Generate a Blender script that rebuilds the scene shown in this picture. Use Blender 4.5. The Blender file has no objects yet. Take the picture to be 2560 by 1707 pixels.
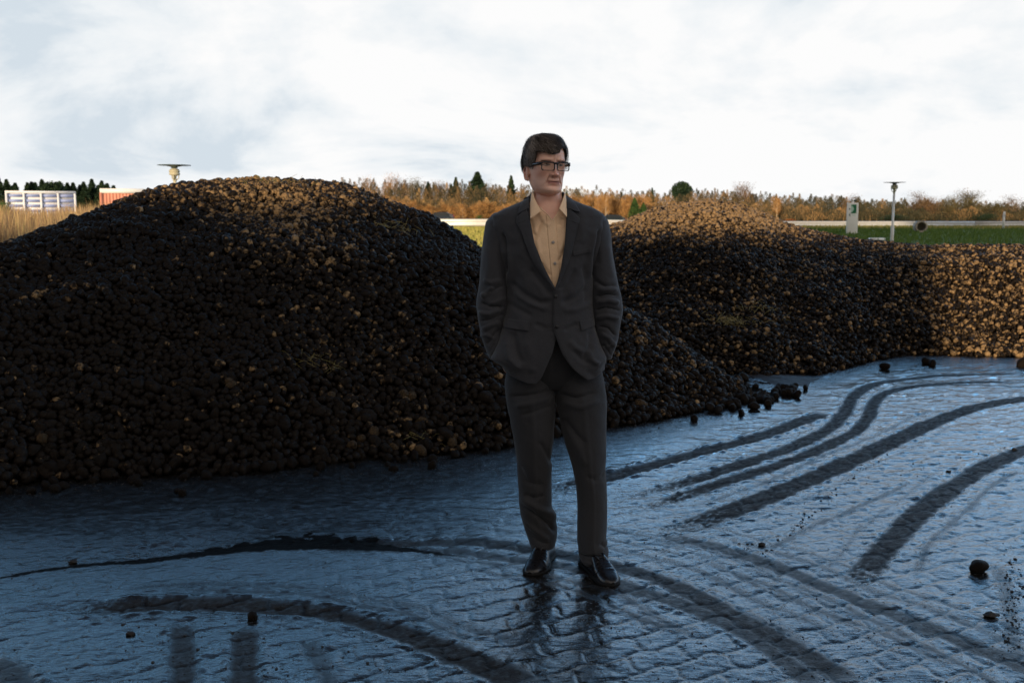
import bpy, bmesh, math, random
import numpy as np
from mathutils import Vector, Matrix, noise as mnoise
R_ = math.radians
rng = np.random.default_rng(7)
random.seed(7)
sc = bpy.context.scene
COL = sc.collection

# ------------------------------------------------------------------ camera model
F_PX = 2489.0; CAM_H = 1.52; PITCH = math.atan(318.5 / F_PX)
cp, sp = math.cos(PITCH), math.sin(PITCH)
K = 2560.0 / 2352.0
def ray(u, v):
    a = (u * K - 1280.0) / F_PX; b = (v * K - 853.5) / F_PX
    return Vector((a, cp - b * sp, -sp - b * cp))
def gp(u, v, z=0.0):
    """point of the ground (height z) for a place measured in the photograph"""
    d = ray(u, v); t = (z - CAM_H) / d.z
    return Vector((d.x * t, d.y * t, z))
def at(u, v, Y):
    d = ray(u, v); t = Y / d.y
    return Vector((d.x * t, Y, CAM_H + d.z * t))

# ------------------------------------------------------------------ noise in numpy
def _hash(ix, iy, iz, seed):
    n = (ix.astype(np.int64) * 374761393 + iy.astype(np.int64) * 668265263 + iz.astype(np.int64) * 2147483647 + seed * 974634777) & 0x7fffffff
    n = ((n ^ (n >> 13)) * 1274126177) & 0x7fffffff
    n = (n ^ (n >> 16)) & 0xffff
    return n / 65535.0 * 2 - 1
def vnoise(x, y, z=None, seed=0):
    x = np.asarray(x, float); y = np.asarray(y, float)
    z = np.zeros_like(x) if z is None else np.asarray(z, float)
    ix, iy, iz = np.floor(x), np.floor(y), np.floor(z)
    fx, fy, fz = x - ix, y - iy, z - iz
    s = lambda t: t * t * (3 - 2 * t)
    fx, fy, fz = s(fx), s(fy), s(fz)
    ix, iy, iz = ix.astype(np.int64), iy.astype(np.int64), iz.astype(np.int64)
    r = 0
    for a in (0, 1):
        for b in (0, 1):
            for c in (0, 1):
                w = (fx if a else 1 - fx) * (fy if b else 1 - fy) * (fz if c else 1 - fz)
                r = r + w * _hash(ix + a, iy + b, iz + c, seed)
    return r
def fbm(x, y, z=None, oct=4, seed=0):
    r = 0; a = 1.0; f = 1.0
    for k in range(oct):
        r = r + a * vnoise(np.asarray(x) * f, np.asarray(y) * f, None if z is None else np.asarray(z) * f, seed + k)
        a *= .5; f *= 2.03
    return r
def sstep(a, b, x):
    t = np.clip((np.asarray(x, float) - a) / (b - a), 0, 1)
    return t * t * (3 - 2 * t)

# ------------------------------------------------------------------ objects
def tag(o, label=None, cat=None, group=None, kind=None):
    if label: o['label'] = label
    if cat: o['category'] = cat
    if group: o['group'] = group
    if kind: o['kind'] = kind
    return o
def empty(name, loc=(0, 0, 0), rz=0.0):
    o = bpy.data.objects.new(name, None); COL.objects.link(o)
    o.location = loc; o.rotation_euler = (0, 0, rz); o.empty_display_size = .1
    return o
def link(name, me, mat=None, parent=None, smooth=True):
    o = bpy.data.objects.new(name, me); COL.objects.link(o)
    if mat is not None:
        for m in (mat if isinstance(mat, (list, tuple)) else [mat]): me.materials.append(m)
    if parent is not None: o.parent = parent
    if smooth and len(me.polygons): me.polygons.foreach_set('use_smooth', np.ones(len(me.polygons), bool))
    return o
def mesh_np(name, V, F, attrs=None):
    """V (n,3); F (m,k) all the same k, or list of such arrays"""
    Fs = F if (isinstance(F, list) and isinstance(F[0], np.ndarray)) else [np.asarray(F)]
    Fs = [np.asarray(f) for f in Fs if len(f)]
    me = bpy.data.meshes.new(name)
    V = np.asarray(V, np.float32)
    me.vertices.add(len(V)); me.vertices.foreach_set('co', V.ravel())
    nl = sum(f.size for f in Fs); npoly = sum(len(f) for f in Fs)
    me.loops.add(nl); me.loops.foreach_set('vertex_index', np.concatenate([f.ravel() for f in Fs]).astype(np.int32))
    me.polygons.add(npoly)
    st = []; s = 0
    for f in Fs:
        k = f.shape[1]; st.append(s + np.arange(len(f)) * k); s += f.size
    me.polygons.foreach_set('loop_start', np.concatenate(st).astype(np.int32))
    me.update(calc_edges=True)
    if attrs:
        for k, a in attrs.items():
            a = np.asarray(a, np.float32)
            if a.ndim == 1:
                at_ = me.attributes.new(k, 'FLOAT', 'POINT'); at_.data.foreach_set('value', a)
            else:
                at_ = me.attributes.new(k, 'FLOAT_VECTOR', 'POINT'); at_.data.foreach_set('vector', a[:, :3].ravel())
    return me
class MB:
    """collects simple shapes into one mesh"""
    def __init__(s): s.v = []; s.f3 = []; s.f4 = []; s.n = 0; s.m3 = []; s.m4 = []
    def add(s, V, F):
        V = np.asarray(V, float); F = np.asarray(F)
        if F.size == 0: return
        (s.f4 if F.shape[1] == 4 else s.f3).append(F + s.n)
        s.v.append(V); s.n += len(V)
    def addm(s, V, F3, F4):
        V = np.asarray(V, float)
        if len(F3): s.f3.append(np.asarray(F3) + s.n)
        if len(F4): s.f4.append(np.asarray(F4) + s.n)
        s.v.append(V); s.n += len(V)
    def box(s, c, d, rz=0.0, taper=1.0):
        x, y, z = (q / 2 for q in d)
        P = np.array([(-x, -y, -z), (x, -y, -z), (x, y, -z), (-x, y, -z), (-x * taper, -y * taper, z), (x * taper, -y * taper, z), (x * taper, y * taper, z), (-x * taper, y * taper, z)])
        if rz:
            ca, sa = math.cos(rz), math.sin(rz)
            P[:, :2] = P[:, :2] @ np.array([[ca, sa], [-sa, ca]])
        s.add(P + np.array(c), [(0, 3, 2, 1), (4, 5, 6, 7), (0, 1, 5, 4), (1, 2, 6, 5), (2, 3, 7, 6), (3, 0, 4, 7)])
    def tube(s, pts, rad, n=8, cap=True):
        pts = [Vector(p) for p in pts]
        if not hasattr(rad, '__len__'): rad = [rad] * len(pts)
        rings = []; T0 = None; N = None
        for i, p in enumerate(pts):
            T = (pts[min(i + 1, len(pts) - 1)] - pts[max(i - 1, 0)]).normalized()
            if N is None:
                N = T.cross(Vector((0, 0, 1)))
                if N.length < .1: N = T.cross(Vector((0, 1, 0)))
                N.normalize()
            else:
                N = (N - T * N.dot(T)).normalized()
            B = T.cross(N)
            for k in range(n):
                a = 2 * math.pi * k / n
                rings.append(p + (N * math.cos(a) + B * math.sin(a)) * rad[i])
        m = len(pts); F = []
        for i in range(m - 1):
            for k in range(n):
                F.append((i * n + k, i * n + (k + 1) % n, (i + 1) * n + (k + 1) % n, (i + 1) * n + k))
        F3 = []
        if cap:
            rings.append(pts[0]); rings.append(pts[-1]); c0 = len(rings) - 2; c1 = c0 + 1
            for k in range(n):
                F3.append((c0, (k + 1) % n, k)); F3.append((c1, (m - 1) * n + k, (m - 1) * n + (k + 1) % n))
        s.addm([tuple(q) for q in rings], F3, F)
    def lathe(s, prof, c=(0, 0, 0), n=32):
        V = []; F = []
        for (r, z) in prof:
            for k in range(n):
                a = 2 * math.pi * k / n; V.append((c[0] + r * math.cos(a), c[1] + r * math.sin(a), c[2] + z))
        for i in range(len(prof) - 1):
            for k in range(n):
                F.append((i * n + k, i * n + (k + 1) % n, (i + 1) * n + (k + 1) % n, (i + 1) * n + k))
        s.add(V, F)
    def build(s, name, mat=None, parent=None, smooth=False, attrs=None):
        V = np.concatenate(s.v); fs = []
        if s.f3: fs.append(np.concatenate(s.f3))
        if s.f4: fs.append(np.concatenate(s.f4))
        me = mesh_np(name, V, fs, attrs)
        return link(name, me, mat, parent, smooth)
def copy_tree(o, parent=None):
    c = o.copy(); COL.objects.link(c)
    if parent is not None: c.parent = parent
    for ch in list(o.children): copy_tree(ch, c)
    return c

# ------------------------------------------------------------------ materials
class NT:
    def __init__(s, name):
        s.m = bpy.data.materials.new(name); s.m.use_nodes = True
        s.t = s.m.node_tree; s.b = s.t.nodes['Principled BSDF']; s.L = s.t.links.new
    def n(s, typ, **kw):
        x = s.t.nodes.new(typ)
        for k, v in kw.items():
            if k.startswith('i_'): x.inputs[k[2:].replace('_', ' ')].default_value = v
            else: setattr(x, k, v)
        return x
    def attr(s, name): return s.n('ShaderNodeAttribute', attribute_name=name)
    def math(s, op, a, b=None, clamp=False):
        x = s.n('ShaderNodeMath', operation=op); x.use_clamp = clamp
        for i, q in enumerate((a, b)):
            if q is None: continue
            if hasattr(q, 'is_output'): s.L(q, x.inputs[i])
            else: x.inputs[i].default_value = q
        return x.outputs[0]
    def noise(s, scale, detail=4, rough=.55, vec=None, dim='3D'):
        x = s.n('ShaderNodeTexNoise'); x.inputs['Scale'].default_value = scale; x.inputs['Detail'].default_value = detail; x.inputs['Roughness'].default_value = rough
        if vec is not None: s.L(vec, x.inputs['Vector'])
        return x
    def ramp(s, fac, stops, interp='LINEAR'):
        x = s.n('ShaderNodeValToRGB'); x.color_ramp.interpolation = interp
        e = x.color_ramp.elements
        while len(e) < len(stops): e.new(.5)
        for q, (p, c) in zip(e, stops):
            q.position = p; q.color = (c[0], c[1], c[2], 1) if hasattr(c, '__len__') else (c, c, c, 1)
        s.L(fac, x.inputs[0]); return x.outputs[0]
    def mix(s, fac, a, b, blend='MIX'):
        x = s.n('ShaderNodeMix', data_type='RGBA', blend_type=blend)
        for i, q in ((0, fac), (6, a), (7, b)):
            if hasattr(q, 'is_output'): s.L(q, x.inputs[i])
            elif i == 0: x.inputs[0].default_value = q
            else: x.inputs[i].default_value = (q[0], q[1], q[2], 1)
        return x.outputs[2]
    def mixf(s, fac, a, b):
        x = s.n('ShaderNodeMix', data_type='FLOAT')
        for i, q in ((0, fac), (2, a), (3, b)):
            if hasattr(q, 'is_output'): s.L(q, x.inputs[i])
            else: x.inputs[i].default_value = q
        return x.outputs[0]
    def bump(s, h, strength=.5, dist=.01, normal=None):
        x = s.n('ShaderNodeBump'); x.inputs['Strength'].default_value = strength; x.inputs['Distance'].default_value = dist
        s.L(h, x.inputs['Height'])
        if normal is not None: s.L(normal, x.inputs['Normal'])
        return x.outputs[0]
    def set(s, **kw):
        for k, v in kw.items():
            i = s.b.inputs[k.replace('_', ' ')]
            if hasattr(v, 'is_output'): s.L(v, i)
            elif hasattr(v, '__len__') and len(v) == 3: i.default_value = (v[0], v[1], v[2], 1)
            else: i.default_value = v
        return s
def simple(name, col, rough=.6, var=.15, scale=8.0, bump=0.0, bscale=60.0, metal=0.0, spec=.5):
    """painted / plain surface with slight procedural variation"""
    m = NT(name); tc = m.n('ShaderNodeTexCoord').outputs['Object']
    nz = m.noise(scale, 5, .6, tc).outputs['Fac']
    lo = tuple(c * (1 - var) for c in col); hi = tuple(min(1, c * (1 + var)) for c in col)
    m.set(Base_Color=m.ramp(nz, [(.3, lo), (.7, hi)]), Roughness=rough, Metallic=metal)
    m.b.inputs['Specular IOR Level'].default_value = spec
    if bump: m.set(Normal=m.bump(m.noise(bscale, 4, .6, tc).outputs['Fac'], bump, .005))
    return m.m
# ------------------------------------------------------------------ world, sun, camera
SUN_EL = 4.5; SUN_AZ = 18.0          # light travels towards +Y and SUN_AZ degrees to +X
sc.render.engine = 'CYCLES'
w = bpy.data.worlds.new("World"); sc.world = w; w.use_nodes = True
nt = w.node_tree; nt.nodes.clear(); L = nt.links.new
def wn(t, **k):
    x = nt.nodes.new(t)
    for a, b in k.items(): setattr(x, a, b)
    return x
def wm(op, a, b=None, clamp=False):
    x = wn('ShaderNodeMath', operation=op); x.use_clamp = clamp
    for i, q in enumerate((a, b)):
        if q is None: continue
        if hasattr(q, 'is_output'): L(q, x.inputs[i])
        else: x.inputs[i].default_value = q
    return x.outputs[0]
def wramp(fac, stops):
    x = wn('ShaderNodeValToRGB'); e = x.color_ramp.elements
    while len(e) < len(stops): e.new(.5)
    for q, (p, c) in zip(e, stops):
        q.position = p; q.color = (c[0], c[1], c[2], 1) if hasattr(c, '__len__') else (c, c, c, 1)
    L(fac, x.inputs[0]); return x.outputs[0]
def wmix(f, a, b):
    x = wn('ShaderNodeMix', data_type='RGBA')
    for i, q in ((0, f), (6, a), (7, b)):
        if hasattr(q, 'is_output'): L(q, x.inputs[i])
        elif i == 0: x.inputs[0].default_value = q
        else: x.inputs[i].default_value = (*q, 1)
    return x.outputs[2]
sky = wn('ShaderNodeTexSky', sky_type='NISHITA'); sky.sun_disc = False
sky.sun_elevation = R_(SUN_EL); sky.sun_rotation = R_(180 + SUN_AZ)
sky.air_density = 1.0; sky.dust_density = .25; sky.ozone_density = 3.0
tc = wn('ShaderNodeTexCoord').outputs['Generated']
sx = wn('ShaderNodeSeparateXYZ'); L(tc, sx.inputs[0])
z = wm('MAXIMUM', sx.outputs['Z'], 0.0); zz = wm('ADD', z, .30)
cx = wm('DIVIDE', sx.outputs['X'], zz); cy = wm('DIVIDE', sx.outputs['Y'], zz)
cv = wn('ShaderNodeCombineXYZ'); L(cx, cv.inputs[0]); L(cy, cv.inputs[1]); cv.inputs[2].default_value = 13.9
def wnoise(scale, det, rough, dist=0.0):
    x = wn('ShaderNodeTexNoise'); x.inputs['Scale'].default_value = scale; x.inputs['Detail'].default_value = det
    x.inputs['Roughness'].default_value = rough; x.inputs['Distortion'].default_value = dist
    L(cv.outputs[0], x.inputs['Vector']); return x.outputs['Fac']
def backness_(): return wramp(wm('ADD', wm('MULTIPLY', sx.outputs['Y'], .5), .5), [(.18, 1), (.55, 0)])
def wmul(a, b):
    q = wmix(1.0, a, b); q.node.blend_type = 'MULTIPLY'; return q
n1 = wnoise(1.1, 9, .55, .25); n2 = wnoise(1.25, 9, .58, .3)
bias = wramp(z, [(0, .48), (.08, .45), (.20, .45), (.25, .14), (.30, .0), (1, .0)])
backness = backness_()
cov = wm('ADD', wm('ADD', n1, bias), wm('MULTIPLY', backness, .38))
mask = wramp(cov, [(.585, 0), (.71, .78), (.81, 1)])
shade0 = wramp(n2, [(.38, (6.6, 7.4, 8.1)), (.45, (8.5, 8.9, 9.2)), (.53, (9.8, 9.8, 9.8))])
back = wramp(wm('ADD', wm('MULTIPLY', sx.outputs['Y'], .5), .5), [(.25, (.70, .62, .55)), (.70, (1, 1, 1))])
side = wramp(wm('ADD', wm('MULTIPLY', sx.outputs['X'], .5), .5), [(.12, .34), (.88, 1.85)])
side = wmix(backness_(), (1, 1, 1), side)
shade = wmix(1.0, wmul(shade0, side), back); shade.node.blend_type = 'MULTIPLY'
base = wn('ShaderNodeVectorMath', operation='SCALE'); L(sky.outputs[0], base.inputs[0]); L(wramp(wm('MULTIPLY', z, 1.0), [(0, .8), (.20, 1.2), (.255, 2.3), (.31, 1.35), (.38, .55), (.50, .25), (.65, .15), (1, .09)]), base.inputs['Scale'])
b2 = wn('ShaderNodeVectorMath', operation='SCALE'); L(base.outputs[0], b2.inputs[0]); L(wm('MULTIPLY', wramp(wm('ADD', wm('MULTIPLY', sx.outputs['X'], .5), .5), [(.25, .62), (.45, .85), (.62, 1.15), (.8, 1.0)]), 10.0), b2.inputs['Scale'])
veil = wmix(.04, b2.outputs[0], shade)
col = wmix(mask, veil, shade)
bg = wn('ShaderNodeBackground'); L(col, bg.inputs[0]); bg.inputs[1].default_value = .1
out = wn('ShaderNodeOutputWorld'); L(bg.outputs[0], out.inputs[0])

sun = bpy.data.lights.new('sun', 'SUN'); sun.energy = 5.0; sun.angle = R_(.9); sun.color = (1.0, .78, .53)
so = bpy.data.objects.new('sun', sun); COL.objects.link(so)
sd = Vector((math.sin(R_(SUN_AZ)) * math.cos(R_(SUN_EL)), math.cos(R_(SUN_AZ)) * math.cos(R_(SUN_EL)), -math.sin(R_(SUN_EL))))
so.rotation_euler = sd.to_track_quat('-Z', 'Y').to_euler(); so.location = (-30, -60, 30)

cam = bpy.data.cameras.new('camera'); co = bpy.data.objects.new('camera', cam); COL.objects.link(co)
co.location = (0, 0, CAM_H); co.rotation_euler = (math.pi / 2 - PITCH, 0, 0)
cam.sensor_width = 36; cam.lens = 36 * F_PX / 2560; cam.clip_end = 5000; cam.clip_start = .05
cam.dof.use_dof = True; cam.dof.focus_distance = 4.05; cam.dof.aperture_fstop = 6.3
sc.camera = co
sc.view_settings.view_transform = 'Standard'; sc.view_settings.look = 'None'
sc.view_settings.exposure = 0.0; sc.view_settings.gamma = 1.0
# ------------------------------------------------------------------ yard: tyre tracks, ruts, pavers
TRACKS = [  # (points measured on the ground, width in metres, strength)
 ([(1240,1132),(1330,1112),(1400,1095),(1500,1066),(1600,1040),(1750,1000),(1850,964),(1908,943)], 0.14, 1.0),
 ([(1400,1150),(1450,1139),(1550,1114),(1650,1084),(1750,1050),(1850,1014),(1915,975),(1945,938),(1962,908),(2010,882),(2100,868),(2200,861),(2400,858)], 0.115, 1.0),
 ([(1425,1182),(1480,1166),(1560,1140),(1680,1101),(1780,1070),(1880,1033),(1958,994),(1995,958),(2006,925),(2040,900),(2120,885),(2230,878),(2400,880)], 0.11, 1.0),
 ([(2030,900),(2120,888),(2230,884),(2400,892)], 0.06, .8),
 ([(2090,852),(2250,850),(2400,848)], 0.08, .7),
 ([(1500,1242),(1570,1212),(1650,1184),(1800,1126),(1950,1061),(2080,1000),(2180,955),(2260,931),(2420,905)], 0.16, 1.0),
 ([(1950,1360),(1985,1315),(2050,1238),(2130,1162),(2220,1098),(2300,1055),(2400,1015)], 0.13, .95),
 ([(1700,1262),(1790,1250),(1860,1210),(2000,1150),(2100,1105)], 0.035, .5),
 ([(640,1250),(820,1238),(1000,1236),(1120,1244),(1240,1262),(1420,1300),(1560,1350),(1700,1420),(1850,1500),(2000,1600)], 0.11, .85),
 ([(900,1252),(1060,1262),(1200,1285),(1330,1306),(1430,1345),(1600,1402),(1760,1480),(1900,1600)], 0.09, .7),
 ([(1480,1218),(1650,1258),(1800,1308),(1950,1368),(2100,1428),(2352,1530),(2500,1600)], 0.1, .7),
 ([(1700,1300),(1850,1352),(2000,1420),(2200,1520),(2340,1600)], 0.03, .5),
 ([(140,1405),(230,1397),(380,1386),(520,1382),(680,1396),(800,1416),(920,1450),(1020,1492),(1120,1532),(1240,1590)], 0.12, 1.0),
 ([(415,1428),(422,1500),(418,1620)], 0.075, .8),
 ([(560,1440),(562,1500),(558,1620)], 0.085, .85),
 ([(700,1466),(735,1520),(775,1600)], 0.06, .45),
 ([(-40,1520),(20,1545),(60,1600)], 0.1, .6),
 ([(2290,1290),(2318,1380),(2330,1480),(2400,1600)], 0.05, .4),
]
RUT = [(-80,1346),(0,1329),(100,1312),(200,1302),(300,1294),(400,1284),(500,1275),(600,1267),(700,1263),(850,1266),(950,1269),(1060,1278)]
RUTW = [.02,.05,.08,.10,.12,.15,.19,.24,.26,.15,.07,.02]
EDGE = [(-60,1432),(0,1427),(100,1415),(250,1402),(400,1404),(560,1409),(700,1413),(800,1424),(900,1452),(1010,1495)]
def poly_world(pts, z=0): return np.array([tuple(gp(u, v, z))[:2] for u, v in pts])
def smooth_poly(P, n=6):
    P = np.asarray(P, float); out = []
    for i in range(len(P) - 1):
        p0 = P[max(i - 1, 0)]; p1 = P[i]; p2 = P[i + 1]; p3 = P[min(i + 2, len(P) - 1)]
        for k in range(n):
            t = k / n
            out.append(.5 * ((2 * p1) + (-p0 + p2) * t + (2 * p0 - 5 * p1 + 4 * p2 - p3) * t * t + (-p0 + 3 * p1 - 3 * p2 + p3) * t ** 3))
    out.append(P[-1]); return np.array(out)
def pdist(x, y, P):
    """distance to a polyline, signed side (+ is left of travel), arc parameter 0..1"""
    d = np.full(x.shape, 1e9); s = np.zeros(x.shape); par = np.zeros(x.shape)
    seg = np.linalg.norm(P[1:] - P[:-1], axis=1); cum = np.concatenate([[0], np.cumsum(seg)]); tot = cum[-1]
    for i in range(len(P) - 1):
        ax, ay = P[i]; bx, by = P[i + 1]; dx, dy = bx - ax, by - ay; l2 = dx * dx + dy * dy + 1e-12
        t = np.clip(((x - ax) * dx + (y - ay) * dy) / l2, 0, 1)
        ex = x - ax - t * dx; ey = y - ay - t * dy; dd = np.sqrt(ex * ex + ey * ey)
        m = dd < d; d = np.where(m, dd, d)
        s = np.where(m, np.sign(dx * (y - ay) - dy * (x - ax)), s); par = np.where(m, (cum[i] + t * seg[i]) / tot, par)
    return d, s, par
TRK = [(smooth_poly(poly_world(p), 4), w_, s_) for p, w_, s_ in TRACKS]
for (k_, offs) in ((8, (-.17, -.26, .20, .31, .44)), (9, (-.12, -.2, .13)), (10, (-.13, -.2, .15, .25)), (5, (-.15, .17)), (12, (-.12, .13, .2)), (6, (.16, -.17))):
    P_ = TRK[k_][0]; T_ = np.gradient(P_, axis=0); N_ = np.stack([-T_[:, 1], T_[:, 0]], 1) / np.linalg.norm(T_, axis=1)[:, None]
    for q_, o_ in enumerate(offs):
        a_ = int(len(P_) * (.05 + .2 * ((q_ * 37 % 10) / 10))); b_ = int(len(P_) * (.75 + .25 * ((q_ * 53 % 10) / 10)))
        TRK.append(((P_ + N_ * (o_ + .015 * np.sin(np.arange(len(P_)) * .9))[:, None])[a_:b_], .018 + .014 * (q_ % 3), .38 + .1 * (q_ % 2)))
RUTP = smooth_poly(poly_world(RUT), 4); EDGEP = smooth_poly(poly_world(EDGE), 4)
PAV_A = R_(27)
def pavers(x, y):
    """distance (m) from the nearest joint of wavy interlocking pavers, and an id"""
    ca, sa = math.cos(PAV_A), math.sin(PAV_A)
    s = x * ca + y * sa; q = -x * sa + y * ca
    p, Lx = .125, .215
    wv = .010 * np.sin(2 * np.pi * s / Lx) + .004 * np.sin(4 * np.pi * s / Lx + .6) + .004 * vnoise(s * 9, q * 9, seed=8)
    row = (q + wv) / p; ir = np.floor(row); fr = row - ir
    d1 = np.minimum(fr, 1 - fr) * p
    s2 = (s + (np.mod(ir, 2)) * Lx * .5 + .010 * np.sin(2 * np.pi * q / p)) / Lx
    ic = np.floor(s2); fc = s2 - ic
    d2 = np.minimum(fc, 1 - fc) * Lx
    return np.minimum(d1, d2), _hash(ir.astype(np.int64), ic.astype(np.int64), ir.astype(np.int64) * 0, 5)
def yard_fields(x, y):
    x = np.asarray(x, float); y = np.asarray(y, float)
    nz = fbm(x * 3, y * 3, oct=3, seed=3); n2 = fbm(x * 22, y * 22, oct=3, seed=9); n3 = fbm(x * 60, y * 60, oct=2, seed=19)
    trk = np.zeros(x.shape); berm = np.zeros(x.shape)
    for P, w_, s_ in TRK:
        x0, x1 = P[:, 0].min() - .5, P[:, 0].max() + .5; y0, y1 = P[:, 1].min() - .5, P[:, 1].max() + .5
        m = (x > x0) & (x < x1) & (y > y0) & (y < y1)
        if not m.any(): continue
        d, s, par = pdist(x[m], y[m], P)
        ww = w_ * .5 * (1 + .10 * nz[m])
        fade = sstep(0, .10, par + .04 * n3[m]) * sstep(1, .93, par)
        core = sstep(ww + .020, ww - .018, d + n2[m] * .009 + n3[m] * (.008 + .03 * (1 - fade))) * s_ * (.35 + .65 * fade) * np.clip(.95 + .22 * n3[m], .5, 1)
        trk[m] = np.maximum(trk[m], core * fade)
        berm[m] = np.maximum(berm[m], np.exp(-((d - ww - .022) / .018) ** 2) * s_ * fade)
    pd, pid = pavers(x, y)
    # how thick the mud film lies: thick near the heaps and on the left, thin at the right where joints show
    film = sstep(.3, -1.6, x - .45 * (y - 4.2)) * .62 + sstep(4.6, 5.3, y) * sstep(.9, -.3, x - (y - 4.6) * .75) * .9
    film = np.clip(film + .15 * nz, 0, 1)
    rough = sstep(5.15, 5.5, y + .12 * nz + .06 * x) * sstep(.5, -.8, x) + sstep(.9, .1, heap_gap(x, y)) * .8
    rough = np.clip(rough, 0, 1)
    joint = np.exp(-(pd / (.0050 + .0008 * y)) ** 2)
    h = .004 * nz + .0012 * n2 * (1 + 1.5 * rough)
    h = h + .0035 * fbm(x * 9, y * 30, oct=3, seed=21) * (.2 + .8 * sstep(4.2, 6, y)) * (1 - trk)
    h = h - joint * (.0042 * trk + .0020 * (1 - film) * (1 - trk) + .0005)
    h = h + _dome(pd) * (.0011 * (1 - film) + .0008 * trk) + pid * .0007 * (1 - film * .8)
    h = h - .006 * trk * (.4 + .6 * film) + berm * (.0035 + .006 * film) * (.7 + .6 * n2)
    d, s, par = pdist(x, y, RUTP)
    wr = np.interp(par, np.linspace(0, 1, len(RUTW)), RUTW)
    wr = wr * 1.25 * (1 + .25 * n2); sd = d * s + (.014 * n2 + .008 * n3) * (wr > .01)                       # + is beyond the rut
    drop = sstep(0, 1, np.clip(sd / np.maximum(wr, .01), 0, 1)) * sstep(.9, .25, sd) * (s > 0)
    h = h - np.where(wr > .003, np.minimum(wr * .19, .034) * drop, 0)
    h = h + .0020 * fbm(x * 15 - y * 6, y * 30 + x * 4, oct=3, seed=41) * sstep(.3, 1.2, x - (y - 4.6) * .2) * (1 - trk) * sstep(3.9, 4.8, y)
    rut_shade = sstep(-.010, .006, sd) * sstep(wr + .012, wr - .006, sd) * sstep(.008, .03, wr) * (d < .4)  # mask for the shade painted on the rut wall
    d, s, par = pdist(x, y, EDGEP)
    h = h - .010 * sstep(0, .012, d * s) * sstep(.16, .03, d) * (s > 0) * sstep(0, .15, par) * sstep(1, .85, par)
    return h, trk, film, rough, joint, rut_shade
def _dome(pd): return sstep(0, .03, pd)

# ------------------------------------------------------------------ heaps of potatoes
def prof_pts(crest, base, Yc):
    C = np.array([tuple(at(u, v, y)) for (u, v), y in zip(crest, Yc)]); B = np.array([tuple(gp(u, v)) for u, v in base])
    return C, B
LC = [(-420,800),(-250,680),(-100,598),(0,562),(100,524),(200,490),(300,449),(350,433),(420,419),(500,411),(560,409),(640,410),(700,413),(760,418),(800,425),(870,450),(950,480),(1000,500),(1050,530),(1110,575),(1200,612),(1300,652),(1420,700),(1500,745),(1600,812),(1680,872),(1712,893)]
LCY = [7.4,7.6,7.8,8.1,8.6,9.0,9.5,9.8,10.0,10.2,10.3,10.3,10.3,10.3,10.2,10.1,9.9,9.8,9.6,9.3,9.1,9.0,8.9,8.7,8.5,8.2,8.05]
LB = [(-420,1128),(-200,1126),(0,1122),(100,1103),(200,1098),(400,1090),(600,1086),(800,1066),(950,1050),(1150,1030),(1200,1020),(1280,1003),(1400,986),(1500,971),(1600,950),(1660,933),(1700,910),(1716,896)]
RC = [(1000,862),(1150,720),(1250,610),(1330,552),(1395,520),(1430,509),(1500,479),(1560,466),(1640,461),(1700,470),(1760,490),(1800,511),(1880,534),(1960,549),(2050,558),(2130,566),(2180,563),(2250,563),(2352,563),(2500,566),(2760,850)]
RCY = [13,13.6,14.3,14.6,14.8,14.9,15.0,15.0,15.0,15.0,14.9,14.8,14.6,14.3,14.0,13.8,13.8,13.8,13.8,13.7,12.6]
RB = [(1000,870),(1300,868),(1500,868),(1600,866),(1700,862),(1760,866),(1830,858),(1880,864),(1950,846),(2000,828),(2080,819),(2180,816),(2352,821),(2500,824),(2770,846)]
LCY_ = LCY; LCp, LBp = prof_pts(LC, LB, LCY); LCp[:, 2] -= .040; RCp, RBp = prof_pts(RC, RB, RCY); RCp[:, 2] -= .03
def heap(x, y, C, B, seed):
    b = x / y
    yb = np.interp(b, B[:, 0] / B[:, 1], B[:, 1], left=99, right=99)
    yc = np.interp(b, C[:, 0] / C[:, 1], C[:, 1]); zc = np.interp(b, C[:, 0] / C[:, 1], C[:, 2])
    yb = yb + .10 * fbm(x * 1.6, y * 0 + 3, oct=3, seed=seed) * 0.6
    t = (y - yb) / np.maximum(yc - yb, .3)
    tt = np.clip(t, 0, 1)
    prof = 1 - (1 - tt) ** 1.42
    prof = prof - np.where(t > 1, (t - 1) ** 2 * .8, 0)
    h = zc * prof + .05 * fbm(x * 1.1, y * 1.1, oct=3, seed=seed + 4) * sstep(0, .15, tt) * sstep(1.0, .75, tt)
    return np.where(t > 0, np.maximum(h, 0), -.2), t
def heap_l(x, y): return heap(x, y, LCp, LBp, 31)
def heap_r(x, y): return heap(x, y, RCp, RBp, 57)
def heap_gap(x, y):
    """rough distance in front of the nearest heap foot"""
    b = x / y
    y1 = np.interp(b, LBp[:, 0] / LBp[:, 1], LBp[:, 1], right=99); y2 = np.interp(b, RBp[:, 0] / RBp[:, 1], RBp[:, 1])
    return np.minimum(y1, y2) - y

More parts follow.
